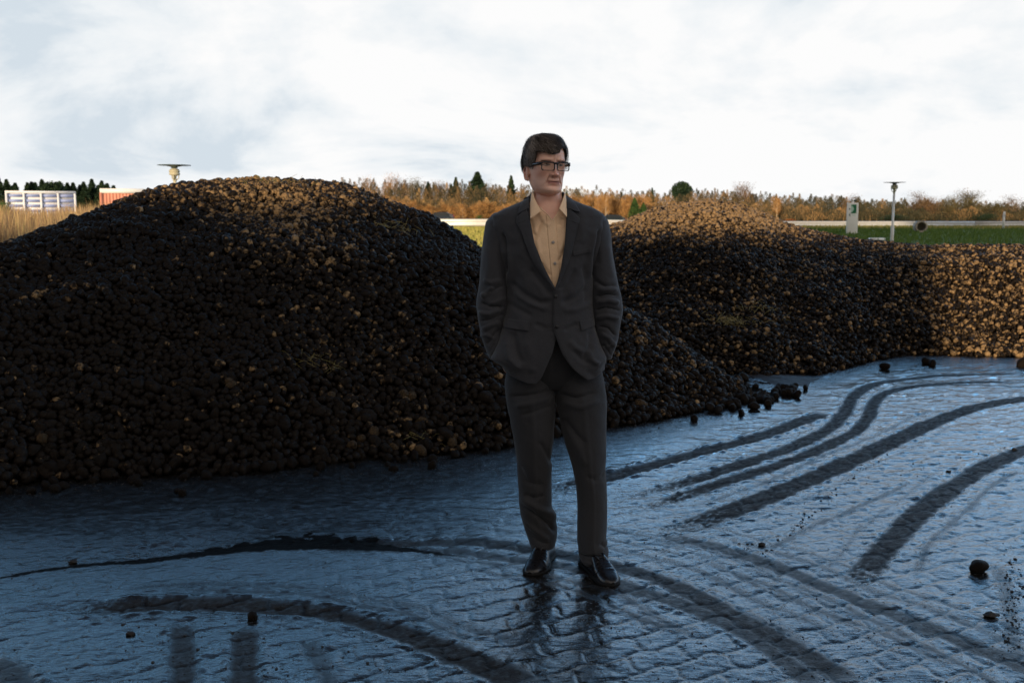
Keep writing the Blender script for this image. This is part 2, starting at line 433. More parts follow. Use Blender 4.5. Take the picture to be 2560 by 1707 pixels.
def yard_material():
    m = NT('wet_yard'); tc = m.n('ShaderNodeTexCoord').outputs['Object']
    T = m.attr('trk').outputs['Fac']; RG = m.attr('rough').outputs['Fac']; J = m.attr('joint').outputs['Fac']; FI = m.attr('film').outputs['Fac']
    fine = m.noise(120, 5, .65, tc).outputs['Fac']; mid = m.noise(26, 6, .6, tc).outputs['Fac']; big = m.noise(2.2, 5, .6, tc).outputs['Fac']
    speck = m.noise(420, 3, .6, tc).outputs['Fac']
    mp = m.n('ShaderNodeMapping'); m.L(tc, mp.inputs[0]); mp.inputs['Scale'].default_value = (1.0, 3.2, 1); mp.inputs['Rotation'].default_value = (0, 0, R_(-18))
    rip = m.noise(16, 6, .62, mp.outputs[0]).outputs['Fac']
    mud = m.ramp(mid, [(.3, (.004, .0036, .003)), (.7, (.011, .0095, .008))])
    pav = m.ramp(speck, [(.3, (.013, .0125, .013)), (.7, (.034, .033, .033))])
    c = m.mix(T, mud, pav); c = m.mix(m.math('MULTIPLY', J, m.math('ADD', .15, m.math('MULTIPLY', T, .75))), c, (.006, .005, .005))
    dirt = m.ramp(m.noise(55, 5, .7, tc).outputs['Fac'], [(.60, 0), (.66, 1)])
    c = m.mix(m.math('MULTIPLY', dirt, .6), c, (.012, .009, .007))
    r0 = m.ramp(big, [(.35, .035), (.65, .10)])
    r = m.mixf(T, r0, .7); r = m.math('ADD', r, m.math('MULTIPLY', RG, .16)); r = m.math('ADD', r, m.math('MULTIPLY', dirt, .25), True)
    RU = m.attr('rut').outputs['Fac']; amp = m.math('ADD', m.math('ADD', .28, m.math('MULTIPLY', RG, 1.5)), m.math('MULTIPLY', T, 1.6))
    h = m.math('ADD', m.math('MULTIPLY', m.math('MULTIPLY', fine, amp), .0022), m.math('MULTIPLY', rip, .0024))
    h = m.math('ADD', h, m.math('MULTIPLY', m.math('MULTIPLY', mid, amp), .0052))
    h = m.math('ADD', h, m.math('MULTIPLY', dirt, .0025))
    c = m.mix(RU, c, (.004, .0035, .003)); r = m.mixf(RU, r, .7)  # shade on the rut wall put into its colour
    m.set(Base_Color=c, Roughness=r, Normal=m.bump(h, 1.0, 1.0)); m.b.inputs['IOR'].default_value = 1.5
    m.b.inputs['Specular IOR Level'].default_value = .5
    TJ = m.math('MAXIMUM', T, m.math('MULTIPLY', J, m.math('MAXIMUM', m.math('SUBTRACT', .62, m.math('MULTIPLY', FI, 1.3)), .0)))
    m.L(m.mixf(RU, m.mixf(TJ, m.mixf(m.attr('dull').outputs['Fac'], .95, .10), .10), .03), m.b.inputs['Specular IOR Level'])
    return m.m
def build_yard():
    ys = [2.3]
    while ys[-1] < 17: ys.append(ys[-1] + .0085 * max(1, (ys[-1] / 3.4)) ** 1.45)
    ys = np.array(ys); nb = 900
    bs = np.linspace(-.78, .80, nb)
    Y, B = np.meshgrid(ys, bs, indexing='ij'); X = B * Y
    x = X.ravel(); y = Y.ravel()
    h, trk, film, rough, joint, wet = yard_fields(x, y)  # last field masks the painted shade of the rut
    V = np.stack([x, y, h], 1)
    i = np.arange(len(ys) - 1)[:, None] * nb + np.arange(nb - 1)[None, :]
    F = np.stack([i, i + 1, i + nb + 1, i + nb], -1).reshape(-1, 4)
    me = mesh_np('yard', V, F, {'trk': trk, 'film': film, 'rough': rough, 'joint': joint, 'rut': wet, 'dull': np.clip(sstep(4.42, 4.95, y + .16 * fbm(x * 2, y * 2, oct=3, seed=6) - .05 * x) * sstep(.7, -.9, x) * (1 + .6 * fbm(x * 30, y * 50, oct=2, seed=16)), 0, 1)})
    o = link('yard', me, yard_material()); tag(o, kind='structure')
    return o
build_yard()
def yard_z(x, y): return float(yard_fields(np.array([x]), np.array([y]))[0][0])

# ------------------------------------------------------------------ potatoes
def ico(sub):
    bm = bmesh.new(); bmesh.ops.create_icosphere(bm, subdivisions=sub, radius=1.0)
    V = np.array([v.co[:] for v in bm.verts]); F = np.array([[v.index for v in f.verts] for f in bm.faces]); bm.free(); return V, F
ICO = {k: ico(k) for k in (1, 2, 3)}
def potato_shapes(sub, n, seed):
    V, F = ICO[sub]; out = []
    for k in range(n):
        r = 1 + .19 * fbm(V[:, 0] * 1.1 + k * 7, V[:, 1] * 1.1, V[:, 2] * 1.1, oct=2, seed=seed + k)
        s = np.array([1.0 + .32 * ((k * .37) % 1), .92, .84 + .1 * ((k * .61) % 1)])
        P = V * r[:, None] * s
        P = P / np.mean(np.linalg.norm(P, axis=1)); out.append(P)
    return out, F
def rand_rot(n, g):
    q = g.normal(size=(n, 4)); q /= np.linalg.norm(q, axis=1)[:, None]
    w_, x, y, z = q.T
    return np.stack([1 - 2 * (y * y + z * z), 2 * (x * y - z * w_), 2 * (x * z + y * w_), 2 * (x * y + z * w_), 1 - 2 * (x * x + z * z), 2 * (y * z - x * w_), 2 * (x * z - y * w_), 2 * (y * z + x * w_), 1 - 2 * (x * x + y * y)], 1).reshape(n, 3, 3)
def scatter(pos, rad, tone, sub, seed, nshape=8):
    g = np.random.default_rng(seed); shapes, F = potato_shapes(sub, nshape, seed)
    n = len(pos); R = rand_rot(n, g); kind = g.integers(0, nshape, n)
    nv = len(shapes[0]); S = np.stack(shapes)[kind]
    V = np.einsum('nij,nvj->nvi', R, S) * rad[:, None, None] + pos[:, None, :]
    FF = F[None] + (np.arange(n) * nv)[:, None, None]
    return V.reshape(-1, 3), FF.reshape(-1, 3), np.repeat(tone, nv)
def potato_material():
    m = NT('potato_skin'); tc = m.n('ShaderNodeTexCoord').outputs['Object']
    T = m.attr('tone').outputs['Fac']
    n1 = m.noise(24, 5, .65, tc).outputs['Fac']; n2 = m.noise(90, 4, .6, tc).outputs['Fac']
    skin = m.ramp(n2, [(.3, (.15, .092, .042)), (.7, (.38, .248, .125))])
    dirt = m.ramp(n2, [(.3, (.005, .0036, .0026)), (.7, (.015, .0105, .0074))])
    clean_lit = m.math('ADD', m.math('MULTIPLY', T, 1.0), m.math('MULTIPLY', m.math('SUBTRACT', n1, .5), 1.7))  # tone carries painted sunlight as well as bare skin
    f = m.ramp(clean_lit, [(.42, 0), (.72, 1)])
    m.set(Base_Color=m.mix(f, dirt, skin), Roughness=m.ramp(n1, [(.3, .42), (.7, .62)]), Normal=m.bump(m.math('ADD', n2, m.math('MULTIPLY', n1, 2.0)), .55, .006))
    m.b.inputs['Specular IOR Level'].default_value = .08
    return m.m
MPOT = potato_material()
mud_dark = simple('dark_soil', (.014, .011, .010), .7, .3, 20, .6, 40)

def sample_heap(fn, B, C, spacing, b0, b1, y0, y1, tmax, seed, dz=0.0):
    g = np.random.default_rng(seed)
    ny = int((y1 - y0) / (spacing * .87)); xs0, xs1 = b0 * y1 if b0 < 0 else b0 * y0, b1 * y1
    nx = int((xs1 - xs0) / spacing)
    J, I = np.meshgrid(np.arange(ny), np.arange(nx), indexing='ij')
    x = xs0 + (I + .5 * (J % 2)) * spacing + g.normal(0, .24 * spacing, I.shape)
    y = y0 + J * spacing * .87 + g.normal(0, .24 * spacing, I.shape)
    x = x.ravel(); y = y.ravel()
    m = (x / y > b0) & (x / y < b1); x = x[m]; y = y[m]
    h, t = fn(x, y)
    m = (t > 0) & (t < tmax); x, y, h, t = x[m], y[m], h[m], t[m]
    g2 = g.normal(0, 1, len(x))
    return np.stack([x, y, h + dz + .008 * g2], 1), t, g
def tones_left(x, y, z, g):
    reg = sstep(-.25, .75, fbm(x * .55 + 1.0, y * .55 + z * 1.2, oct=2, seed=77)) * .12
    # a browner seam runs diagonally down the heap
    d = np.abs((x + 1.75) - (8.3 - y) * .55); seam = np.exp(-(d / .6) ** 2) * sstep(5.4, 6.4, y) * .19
    t = .06 + reg + seam + sstep(1.25, 1.75, z) * .26 + sstep(.4, 1.6, x) * .10 + g.normal(0, .10, len(x)) + (g.random(len(x)) < .05) * .25  # height term paints the sunlit crest into the tone
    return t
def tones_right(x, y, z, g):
    return .25 + g.normal(0, .17, len(x)) + .42 * sstep(1.05, 1.45, z) + .12 * sstep(4.4, 5.2, x + (12 - y) * .3) * (y < 99) + .06 * sstep(4, 5.5, x)  # paler crest and far right end: sunlight put into the tone
def build_heaps():
    allV = []
    # left heap
    parts = []
    pA, tA, g = sample_heap(heap_l, LBp, LCp, .0455, -.72, .36, 4.9, 11.6, 1.22, 11)
    rA = np.clip(g.normal(.0262, .0062, len(pA)), .013, .044)
    rA *= np.where(g.random(len(pA)) < .03, 1.35, 1)
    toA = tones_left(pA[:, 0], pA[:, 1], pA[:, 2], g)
    pA[:, 2] += rA * .35; pA[:, 2] = np.maximum(pA[:, 2], rA * .75)
    pB, tB, g2 = sample_heap(heap_l, LBp, LCp, .058, -.72, .36, 5.0, 11.4, 1.1, 12, -.034)
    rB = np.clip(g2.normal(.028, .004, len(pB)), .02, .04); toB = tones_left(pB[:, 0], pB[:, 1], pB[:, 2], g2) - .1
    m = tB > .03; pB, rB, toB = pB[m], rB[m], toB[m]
    # the nearest ones become individual potatoes
    dist = np.sqrt(pA[:, 0] ** 2 + pA[:, 1] ** 2); infr = np.abs(pA[:, 0] / pA[:, 1]) < .50
    score = rA / dist + (~infr) * -1
    cand = np.where(tA < .16, score, -1); idx = np.argsort(-cand)[:205]
    ind = np.zeros(len(pA), bool); ind[idx] = True
    ipos, irad, itone = pA[ind], rA[ind], toA[ind]
    pA, rA, toA = pA[~ind], rA[~ind], toA[~ind]
    near = pA[:, 1] < 6.9
    V1, F1, T1 = scatter(pA[near], rA[near], toA[near], 2, 101)
    V2, F2, T2 = scatter(pA[~near], rA[~near], toA[~near], 1 if False else 2, 102) if False else scatter(pA[~near], rA[~near], toA[~near], 2, 102)
    V3, F3, T3 = scatter(pB, rB, toB, 1, 103)
    V = np.concatenate([V1, V2, V3]); F = np.concatenate([F1, F2 + len(V1), F3 + len(V1) + len(V2)]); T = np.concatenate([T1, T2, T3])
    # soil body beneath
    def body(fn, b0, b1, y0, y1, dz, tm):
        bs = np.linspace(b0, b1, 160); yy = np.linspace(y0, y1, 140)
        Y, Bb = np.meshgrid(yy, bs, indexing='ij'); X = Bb * Y; h, t = fn(X.ravel(), Y.ravel())
        Z = np.where(t > 0, h + dz - 2.5 * np.maximum(t - 1.12, 0), -.1); Vg = np.stack([X.ravel(), Y.ravel(), np.maximum(Z, -.1)], 1)
        i = np.arange(139)[:, None] * 160 + np.arange(159)[None, :]
        q = np.stack([i, i + 1, i + 161, i + 160], -1).reshape(-1, 4)
        return Vg, np.concatenate([q[:, [0, 1, 2]], q[:, [0, 2, 3]]])
    Vb, Fb = body(heap_l, -.75, .37, 4.9, 13.5, -.055, 2)
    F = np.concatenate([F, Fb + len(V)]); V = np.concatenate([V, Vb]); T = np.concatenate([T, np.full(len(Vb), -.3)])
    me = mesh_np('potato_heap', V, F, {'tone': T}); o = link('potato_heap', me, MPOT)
    tag(o, 'large dark heap of muddy potatoes on the left, behind the man, its rounded top touched by sun', 'potato heap', kind='stuff')
    # right heap
    pA, tA, g = sample_heap(heap_r, RBp, RCp, .051, -.08, .665, 8.6, 16.4, 1.18, 21)
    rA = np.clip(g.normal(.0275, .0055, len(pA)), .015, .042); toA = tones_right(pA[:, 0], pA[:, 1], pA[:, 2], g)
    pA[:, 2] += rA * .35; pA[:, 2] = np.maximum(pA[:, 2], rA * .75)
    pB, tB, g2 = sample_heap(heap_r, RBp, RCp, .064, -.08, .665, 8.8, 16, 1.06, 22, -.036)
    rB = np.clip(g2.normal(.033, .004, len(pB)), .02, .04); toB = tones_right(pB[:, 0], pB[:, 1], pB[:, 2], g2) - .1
    V1, F1, T1 = scatter(pA, rA, toA, 1, 105); V2, F2, T2 = scatter(pB, rB, toB, 1, 106)
    Vb, Fb = body(heap_r, -.09, .668, 8.6, 19, -.06, 2)
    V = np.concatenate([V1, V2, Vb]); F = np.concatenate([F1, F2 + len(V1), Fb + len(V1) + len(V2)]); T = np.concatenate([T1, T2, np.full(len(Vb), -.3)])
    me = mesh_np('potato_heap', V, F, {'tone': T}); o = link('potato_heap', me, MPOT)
    tag(o, 'long brown heap of cleaner potatoes further off on the right, lit gold along its top and far right end', 'potato heap', kind='stuff')
    return ipos, irad, itone
IPOS, IRAD, ITONE = build_heaps()
# individual potatoes
g = np.random.default_rng(5)
shp, PF = potato_shapes(3, 10, 900)
PM = []
for k in range(10):
    for j, tv in enumerate((.08, .25, .42)):
        me = mesh_np('potato', shp[k], PF, {'tone': np.full(len(shp[k]), tv)})
        me.materials.append(MPOT); me.polygons.foreach_set('use_smooth', np.ones(len(me.polygons), bool)); PM.append(me)
def potato(pos, r, tone, label, group):
    k = int(g.integers(0, 10)); j = 0 if tone < .17 else (1 if tone < .34 else 2)
    o = bpy.data.objects.new('potato', PM[k * 3 + j]); COL.objects.link(o)
    o.location = pos; o.scale = (r, r, r); o.rotation_euler = tuple(g.random(3) * 6.28)
    tag(o, label, 'potato', group)
for p, r, t in zip(IPOS, IRAD, ITONE):
    potato(p, r, t, 'dark mud-coated potato packed among others along the front foot of the left heap', 'potatoes along the foot of the left heap')
LOOSE = [  # u, v, radius, label
 (2247,1312,.034,'single dark potato lying alone on the wet paving near the right edge'),
 (580,1420,.019,'dark lump of a potato on the curved mud ridge in the left foreground'),
 (2128,836,.045,'left one of two dark potatoes touching on the wet yard before the right heap'),
 (2142,840,.040,'right one of two dark potatoes touching on the wet yard before the right heap'),
 (2032,848,.045,'dark potato alone on the wet yard just off the foot of the right heap'),
 (2346,843,.050,'dark potato on the wet yard at the far right edge before the gold-lit heap'),
 (993,1073,.030,'larger muddy potato lying just off the left heap, left of the man\'s legs'),
 (905,1081,.026,'flat muddy potato just off the left heap, left of the larger muddy one'),
 (420,1135,.024,'brownish muddy potato lying alone in the mud before the left heap'),
 (408,1128,.018,'small muddy potato touching a brownish one before the left heap'),
 (22,1131,.022,'muddy potato lying in wet mud at the left edge of the yard'),
 (1850,895,.026,'potato at the right end of the loose row between the two heaps'),
 (1594,967,.03,'potato lying alone just off the right-hand foot of the left heap'),
]
for u, v, r, lab in LOOSE:
    p = gp(u, v); z = yard_z(p.x, p.y); potato((p.x, p.y, z + r * (.35 if u < 1200 else .66)), r, .1, lab, 'loose potatoes on the yard')
for i in range(46):   # loose tail between the heaps
    u = 1640 + i * 4.2 + g.normal(0, 9); v = 935 - (u - 1655) * .17 + g.normal(0, 11)
    if u > 1790: v = 905 - (u - 1790) * .12 + g.normal(0, 5)
    p = gp(u, v); r = float(g.uniform(.026, .042))
    if heap_gap(p.x, p.y) < -.15: continue
    potato((p.x, p.y, r * .72), r, float(g.uniform(.05, .2)), 'dark potato in the loose scatter on the wet ground between the two heaps', 'potatoes scattered between the heaps')
for i in range(30):
    u = float(g.uniform(20, 1150)); b_ = np.interp(u, [0, 400, 800, 1150], [1122, 1092, 1066, 1030]); v = b_ + abs(float(g.normal(4, 9)))
    p = gp(u, v); r = float(g.uniform(.018, .034))
    potato((p.x, p.y, r * .45), r, float(g.uniform(.02, .15)), 'half-sunk muddy potato in the soft mud before the left heap', 'half-sunk potatoes before the left heap')

# mud crumbs, clods, straw
def build_crumbs():
    g = np.random.default_rng(88); P = []; Rr = []
    def addpts(uv, r):
        for (u, v), q in zip(uv, r):
            p = gp(u, v); P.append((p.x, p.y)); Rr.append(q)
    n = 5200
    u = g.uniform(-60, 2420, n); v = 1568 - g.random(n) ** 1.0 * 520
    keep = fbm(u * .006, v * .012, oct=3, seed=4) + g.normal(0, .25, n) > .05
    addpts(np.stack([u, v], 1)[keep], (.0013 + .0030 * g.random(n) ** 4)[keep])
    for (u0, v0, u1, v1, k, sg) in [(2330,1290,2320,1500,160,16),(2040,1020,1760,1270,150,8),(2340,1020,1990,1105,40,10),(1700,1262,1740,1250,18,8),(1440,985,1690,950,160,10),(1700,920,2000,850,160,8),(2000,850,2352,835,80,10),(1330,1010,1450,990,30,10),(300,1460,760,1520,90,60),(0,1130,1100,1050,260,16)]:
        t = g.random(k); addpts(np.stack([u0 + (u1 - u0) * t + g.normal(0, sg, k), v0 + (v1 - v0) * t + g.normal(0, sg * .6, k)], 1), .0022 + .0062 * g.random(k) ** 4)
    P = np.array(P); Rr = np.array(Rr); z = yard_fields(P[:, 0], P[:, 1])[0]
    V, F, T = scatter(np.stack([P[:, 0], P[:, 1], z + Rr * .25], 1), Rr, np.zeros(len(P)), 1, 31)
    zz = np.repeat(z, len(ICO[1][0])); V[:, 2] = zz + (V[:, 2] - zz) * .55
    V[:, :2] += .0012 * np.stack([vnoise(V[:, 0] * 900, V[:, 1] * 900, seed=1), vnoise(V[:, 0] * 900, V[:, 1] * 900, seed=2)], 1)
    o = link('mud_crumbs', mesh_np('mud_crumbs', V, F), mud_dark, smooth=False)
    tag(o, 'small crumbs of black mud strewn over the wet yard', 'mud crumbs', kind='stuff')
build_crumbs()
for u, v, r, lab in [(1750,1253,.02,'small jagged mud clod on the paving right of the man\'s feet'),(2275,1418,.028,'flat mud clod near the lower right corner of the yard'),(2178,1083,.017,'mud clod beside the broad tyre track at right'),(168,1283,.022,'mud clod on the ridge beside the black rut at left'),(2330,1033,.02,'mud clod at the right edge above the broad tyre track'),(300,1458,.02,'mud clod in the left foreground between the faint tyre marks')]:
    p = gp(u, v); V, F = ICO[3]; q = 1 + .45 * fbm(V[:, 0] * 2 + u, V[:, 1] * 2, V[:, 2] * 2, oct=3, seed=int(u))
    o = link('mud_clod', mesh_np('mud_clod', V * q[:, None] * np.array([1.3, 1, .6]) * r * .6, F), mud_dark)
    o.location = (p.x, p.y, yard_z(p.x, p.y) + r * .25); tag(o, lab, 'mud clod')
straw_m = simple('straw', (.30, .24, .08), .6, .25, 30)
def straw(u, v, Y, n, rad, lab, seed):
    g = np.random.default_rng(seed); mb = MB(); c = at(u, v, Y)
    fn = heap_r if Y > 10.2 else heap_l
    for i in range(n):
        x = c.x + g.normal(0, rad); y = c.y + g.normal(0, rad * .6); a = g.uniform(0, 6.28); l = g.uniform(.05, .15)
        h = float(fn(np.array([x]), np.array([y]))[0][0]) + .045
        p0 = Vector((x, y, h)); d = Vector((math.cos(a), math.sin(a) * .6, g.uniform(-.1, .5))) * l
        mb.tube([p0, p0 + d * .5 + Vector((0, 0, .015)), p0 + d + Vector((0, 0, g.normal(0, .02)))], .0008 if Y < 9 else .0016, 3, False)
    o = mb.build('straw_tuft', straw_m); tag(o, lab, 'straw')
def heap_Y(u, v, fn, y0, y1):
    for Y in np.arange(y0, y1, .03):
        p = at(u, v, Y); h, t = fn(np.array([p.x]), np.array([p.y]))
        if t[0] > 0 and h[0] >= p.z: return Y
    return y1
for (u, v, fn, n, rad, lab) in [(1682,752,heap_r,70,.10,'yellowish tuft of straw low on the right heap'),(1745,722,heap_r,30,.12,'fainter dull straw wisps upper right of the yellowish tuft on the right heap'),(918,540,heap_l,34,.10,'dull green straw wisps high on the right shoulder of the left heap'),(985,1032,heap_l,10,.05,'pale straw stems at the foot of the left heap near the man\'s legs'),(735,850,heap_l,26,.08,'dark yellow straw wisps midway down the left heap'),(620,430,heap_l,26,.18,'sunlit straw stems on the very top of the left heap')]:
    straw(u, v, heap_Y(u, v, fn, 5.0 if fn is heap_l else 9.2, 15), n, rad, lab, int(u))
# puddle and mud sheet between the heaps
def blob(name, uv, mat, mound, lab=None, kind='structure'):
    P = smooth_poly([tuple(gp(u, v))[:2] for u, v in uv + [uv[0]]], 6)[:-1]; n = len(P); c = P.mean(0); rr = np.linspace(0, 1, 12)[1:]
    XY = np.concatenate([[c]] + [c + (P - c) * r_ * (1 + (.10 * fbm(P[:, 0] * 5, P[:, 1] * 5, oct=3, seed=3)[:, None] if mound else 0)) for r_ in rr]); yz = yard_fields(XY[:, 0], XY[:, 1])[0]
    q = np.concatenate([[0], np.repeat(rr, n)])
    z = yz + mound * (1 - q ** 2) - .004 * q ** 6 + .003 * fbm(XY[:, 0] * 20, XY[:, 1] * 20, oct=3, seed=5) * (1 - q) if mound else np.full(len(XY), float(yz.mean()) + .0015)
    F3 = [(0, 1 + i, 1 + (i + 1) % n) for i in range(n)]; F4 = [(1 + k * n + i, 1 + (k + 1) * n + i, 1 + (k + 1) * n + (i + 1) % n, 1 + k * n + (i + 1) % n) for k in range(len(rr) - 1) for i in range(n)]
    o = link(name, mesh_np(name, np.column_stack([XY, z]), [np.array(F3), np.array(F4)]), mat); tag(o, lab, kind=kind); return o
water = NT('puddle_water'); water.set(Base_Color=(.01, .011, .012), Roughness=.06); tcw = water.n('ShaderNodeTexCoord').outputs['Object']
water.set(Normal=water.bump(water.noise(14, 4, .6, tcw).outputs['Fac'], .12, .01))
blob('puddle', [(1672,893),(1700,872),(1725,865),(1750,872),(1790,885),(1788,905),(1740,918),(1690,925),(1668,912)], water.m, 0)
mudm = simple('soft_mud', (.020, .015, .012), .62, .35, 6, .9, 22, spec=.25)
blob('mud_patch', [(1700,858),(1760,848),(1830,862),(1885,868),(1868,880),(1835,890),(1800,896),(1770,884),(1740,872)], mudm, .018)
# ------------------------------------------------------------------ terrain
def terr(x, y):
    return .14 * sstep(60, 105, y) + .28 * sstep(122, 140, y) - .04
def terrain_sheet(name, x0, x1, y0, y1, nx, ny, mat, dz=0.0, kind='structure', geo=False, amp=0.0):
    xs = np.linspace(x0, x1, nx); ys = np.linspace(y0, y1, ny) if not geo else np.concatenate([np.linspace(-120, 130, ny - 14), np.geomspace(150, 3000, 14)])
    Y, X = np.meshgrid(ys, xs, indexing='ij'); x, y = X.ravel(), Y.ravel()
    Z = terr(x, y) + dz + (amp * fbm(x * .35, y * .35, oct=3, seed=2) if amp else 0)
    i = np.arange(len(ys) - 1)[:, None] * nx + np.arange(nx - 1)[None, :]
    F = np.stack([i, i + 1, i + nx + 1, i + nx], -1).reshape(-1, 4)
    o = link(name, mesh_np(name, np.stack([x, y, Z], 1), F), mat); tag(o, kind=kind); return o
def ground_mat(name, c1, c2, rough=.9, sc_=.5, c3=None):
    m = NT(name); tc = m.n('ShaderNodeTexCoord').outputs['Object']
    n = m.noise(sc_, 8, .65, tc).outputs['Fac']; f = m.noise(18, 5, .7, tc).outputs['Fac']
    c = m.ramp(n, [(.35, c1), (.65, c2)])
    if c3: c = m.mix(m.ramp(f, [(.45, 0), (.65, 1)]), c, c3)
    m.set(Base_Color=c, Roughness=rough, Normal=m.bump(f, .6, .05)); m.b.inputs['Specular IOR Level'].default_value = .06; return m.m
terrain_sheet('ground', -1500, 1500, 0, 0, 60, 120, ground_mat('soil_ground', (.10, .075, .045), (.16, .12, .06), .9, .08, (.06, .05, .03)), dz=-.03, geo=True)
gm = ground_mat('green_turf', (.060, .100, .010), (.085, .135, .014), .9, .25, (.075, .085, .010))
terrain_sheet('lawn', 4.0, 90, 17.2, 96, 60, 60, gm, dz=.004)
terrain_sheet('verge', 4, 95, 96.1, 122, 60, 10, ground_mat('verge_soil', (.11, .08, .04), (.16, .13, .06), .9, .3, (.05, .06, .02)), dz=.02)
terrain_sheet('verge', -16, 3.9, 22, 108, 40, 40, ground_mat('dry_verge', (.22, .16, .06), (.30, .24, .08), .9, .4, (.12, .14, .03)), dz=.012)
terrain_sheet('road', -220, 260, 141, 156, 60, 6, ground_mat('asphalt', (.045, .045, .047), (.06, .06, .06), .8, .5), dz=.05)
# apron behind and beside the camera so the yard goes on
mapr = ground_mat('yard_paving_far', (.035, .033, .031), (.06, .055, .05), .55, .6)
def quad(name, x0, x1, y0, y1, z, mat):
    o = link(name, mesh_np(name, [(x0, y0, z), (x1, y0, z), (x1, y1, z), (x0, y1, z)], [(0, 1, 2, 3)]), mat, smooth=False); tag(o, kind='structure')
quad('pavement', -40, 40, -14.9, 17.1, -.05, mapr)

# ------------------------------------------------------------------ guard rails
galv = simple('galvanised_steel', (.62, .61, .58), .42, .08, 3, 0, metal=.25)
whitep = simple('white_paint', (.80, .80, .78), .45, .05, 2)
def guard_rail(P, zt, hh, lab, every=4.0):
    r = empty('guard_rail', (P[0][0], P[0][1], 0)); tag(r, lab, 'guard rail')
    mb = MB(); P = [Vector((a, b, 0)) for a, b in P]
    prof = [(0, -.5), (-.05, -.42), (-.09, -.28), (-.06, -.12), (0, 0), (-.06, .12), (-.09, .28), (-.05, .42), (0, .5)]
    V = []; F = []; n = len(prof)
    o0 = Vector((P[0].x, P[0].y, 0))
    for i, p in enumerate(P):
        for (dy, dz) in prof: V.append((p.x - o0.x, p.y - o0.y + dy, zt[i] - hh / 2 + dz * hh))
    for (dy, dz) in [(0, 0)]: pass
    for i in range(len(P) - 1):
        for k in range(n - 1): F.append((i * n + k, (i + 1) * n + k, (i + 1) * n + k + 1, i * n + k + 1))
    b = link('rail_beam', mesh_np('rail_beam', V, F), galv, r)
    sm = b.modifiers.new('thick', 'SOLIDIFY'); sm.thickness = .02
    for i in range(len(P) - 1):
        L_ = (P[i + 1] - P[i]).length; k = max(1, int(L_ / every))
        for j in range(k):
            q = P[i].lerp(P[i + 1], (j + .5) / k); zz = zt[i] + (zt[i + 1] - zt[i]) * (j + .5) / k
            z0 = float(terr(0, q.y)); m2 = MB(); m2.box((q.x - o0.x, q.y - o0.y + .08, (z0 + zz - .06) / 2), (.12, .12, zz - .06 - z0)); m2.build('post', galv, r)
def P2(u, Y): p = at(u, 490, Y); return (p.x, p.y)
guard_rail([P2(930, 100), P2(1130, 102), P2(1400, 104), P2(1470, 105)], [1.06, 1.02, .93, .90], .74, 'white steel guard rail behind the man, between left heap and right heap', 6)
guard_rail([P2(1475, 106), P2(1790, 110), P2(1950, 112), P2(2100, 114), P2(2240, 115.5)], [.82, .74, .72, .70, .68], .60, 'sunlit white steel guard rail passing behind the white sign pylon', 6)
guard_rail([P2(2241, 115.6), P2(2300, 116), P2(2420, 117), P2(2700, 120)], [.68, .67, .66, .62], .58, 'greyer shaded end of the guard rail at the far right', 6)

# ------------------------------------------------------------------ lamp posts with flat disc heads
lamp_cream = simple('lamp_cream', (.50, .47, .33), .5, .06)
disc_m = simple('lamp_disc_green', (.055, .085, .08), .4, .1)
def lamp(u, vtop, Y, dia, lab):
    p = at(u, vtop, Y); r = empty('lamp_post', (p.x, p.y, float(terr(p.x, p.y)))); tag(r, lab, 'lamp post', 'flat disc lamp posts'); z0 = r.location.z
    H = p.z - z0; s = dia / 1.1
    mb = MB(); mb.lathe([(.085 * s, 0), (.085 * s, .9), (.06 * s, 1.0), (.055 * s, H - .62 * s), (.0, H - .62 * s)], n=20); mb.build('pole', galv, r, True)
    mb = MB(); mb.lathe([(.0, H - .02 * s), (.3 * s, H - .012 * s), (.55 * s, H - .02 * s), (.555 * s, H - .032 * s), (.3 * s, H - .045 * s), (.12 * s, H - .08 * s), (.10 * s, H - .13 * s), (0, H - .13 * s)], n=48); mb.build('lamp_disc', disc_m, r, True)
    mb = MB(); mb.lathe([(.04 * s, H - .131 * s), (.15 * s, H - .16 * s), (.155 * s, H - .20 * s), (.18 * s, H - .205 * s), (.18 * s, H - .25 * s), (.165 * s, H - .255 * s), (.165 * s, H - .30 * s), (.18 * s, H - .305 * s), (.175 * s, H - .35 * s), (.10 * s, H - .37 * s), (.06 * s, H - .40 * s), (.055 * s, H - .62 * s)], n=32); mb.build('lamp_head', lamp_cream, r)
    for k in range(3):
        a = k * 2.094 + .5; mb = MB(); mb.tube([(.14 * s * math.cos(a), .14 * s * math.sin(a), H - .36 * s), (.13 * s * math.cos(a), .13 * s * math.sin(a), H - .46 * s), (.05 * s * math.cos(a), .05 * s * math.sin(a), H - .53 * s)], .018 * s, 6); mb.build('bracket', lamp_cream, r, True)
lamp(400, 378, 34.5, 1.1, 'lamp post with flat dark disc top rising behind the left heap')
lamp(2055, 418, 52.5, 1.1, 'lamp post with flat disc top and full pole standing on the lawn at right')

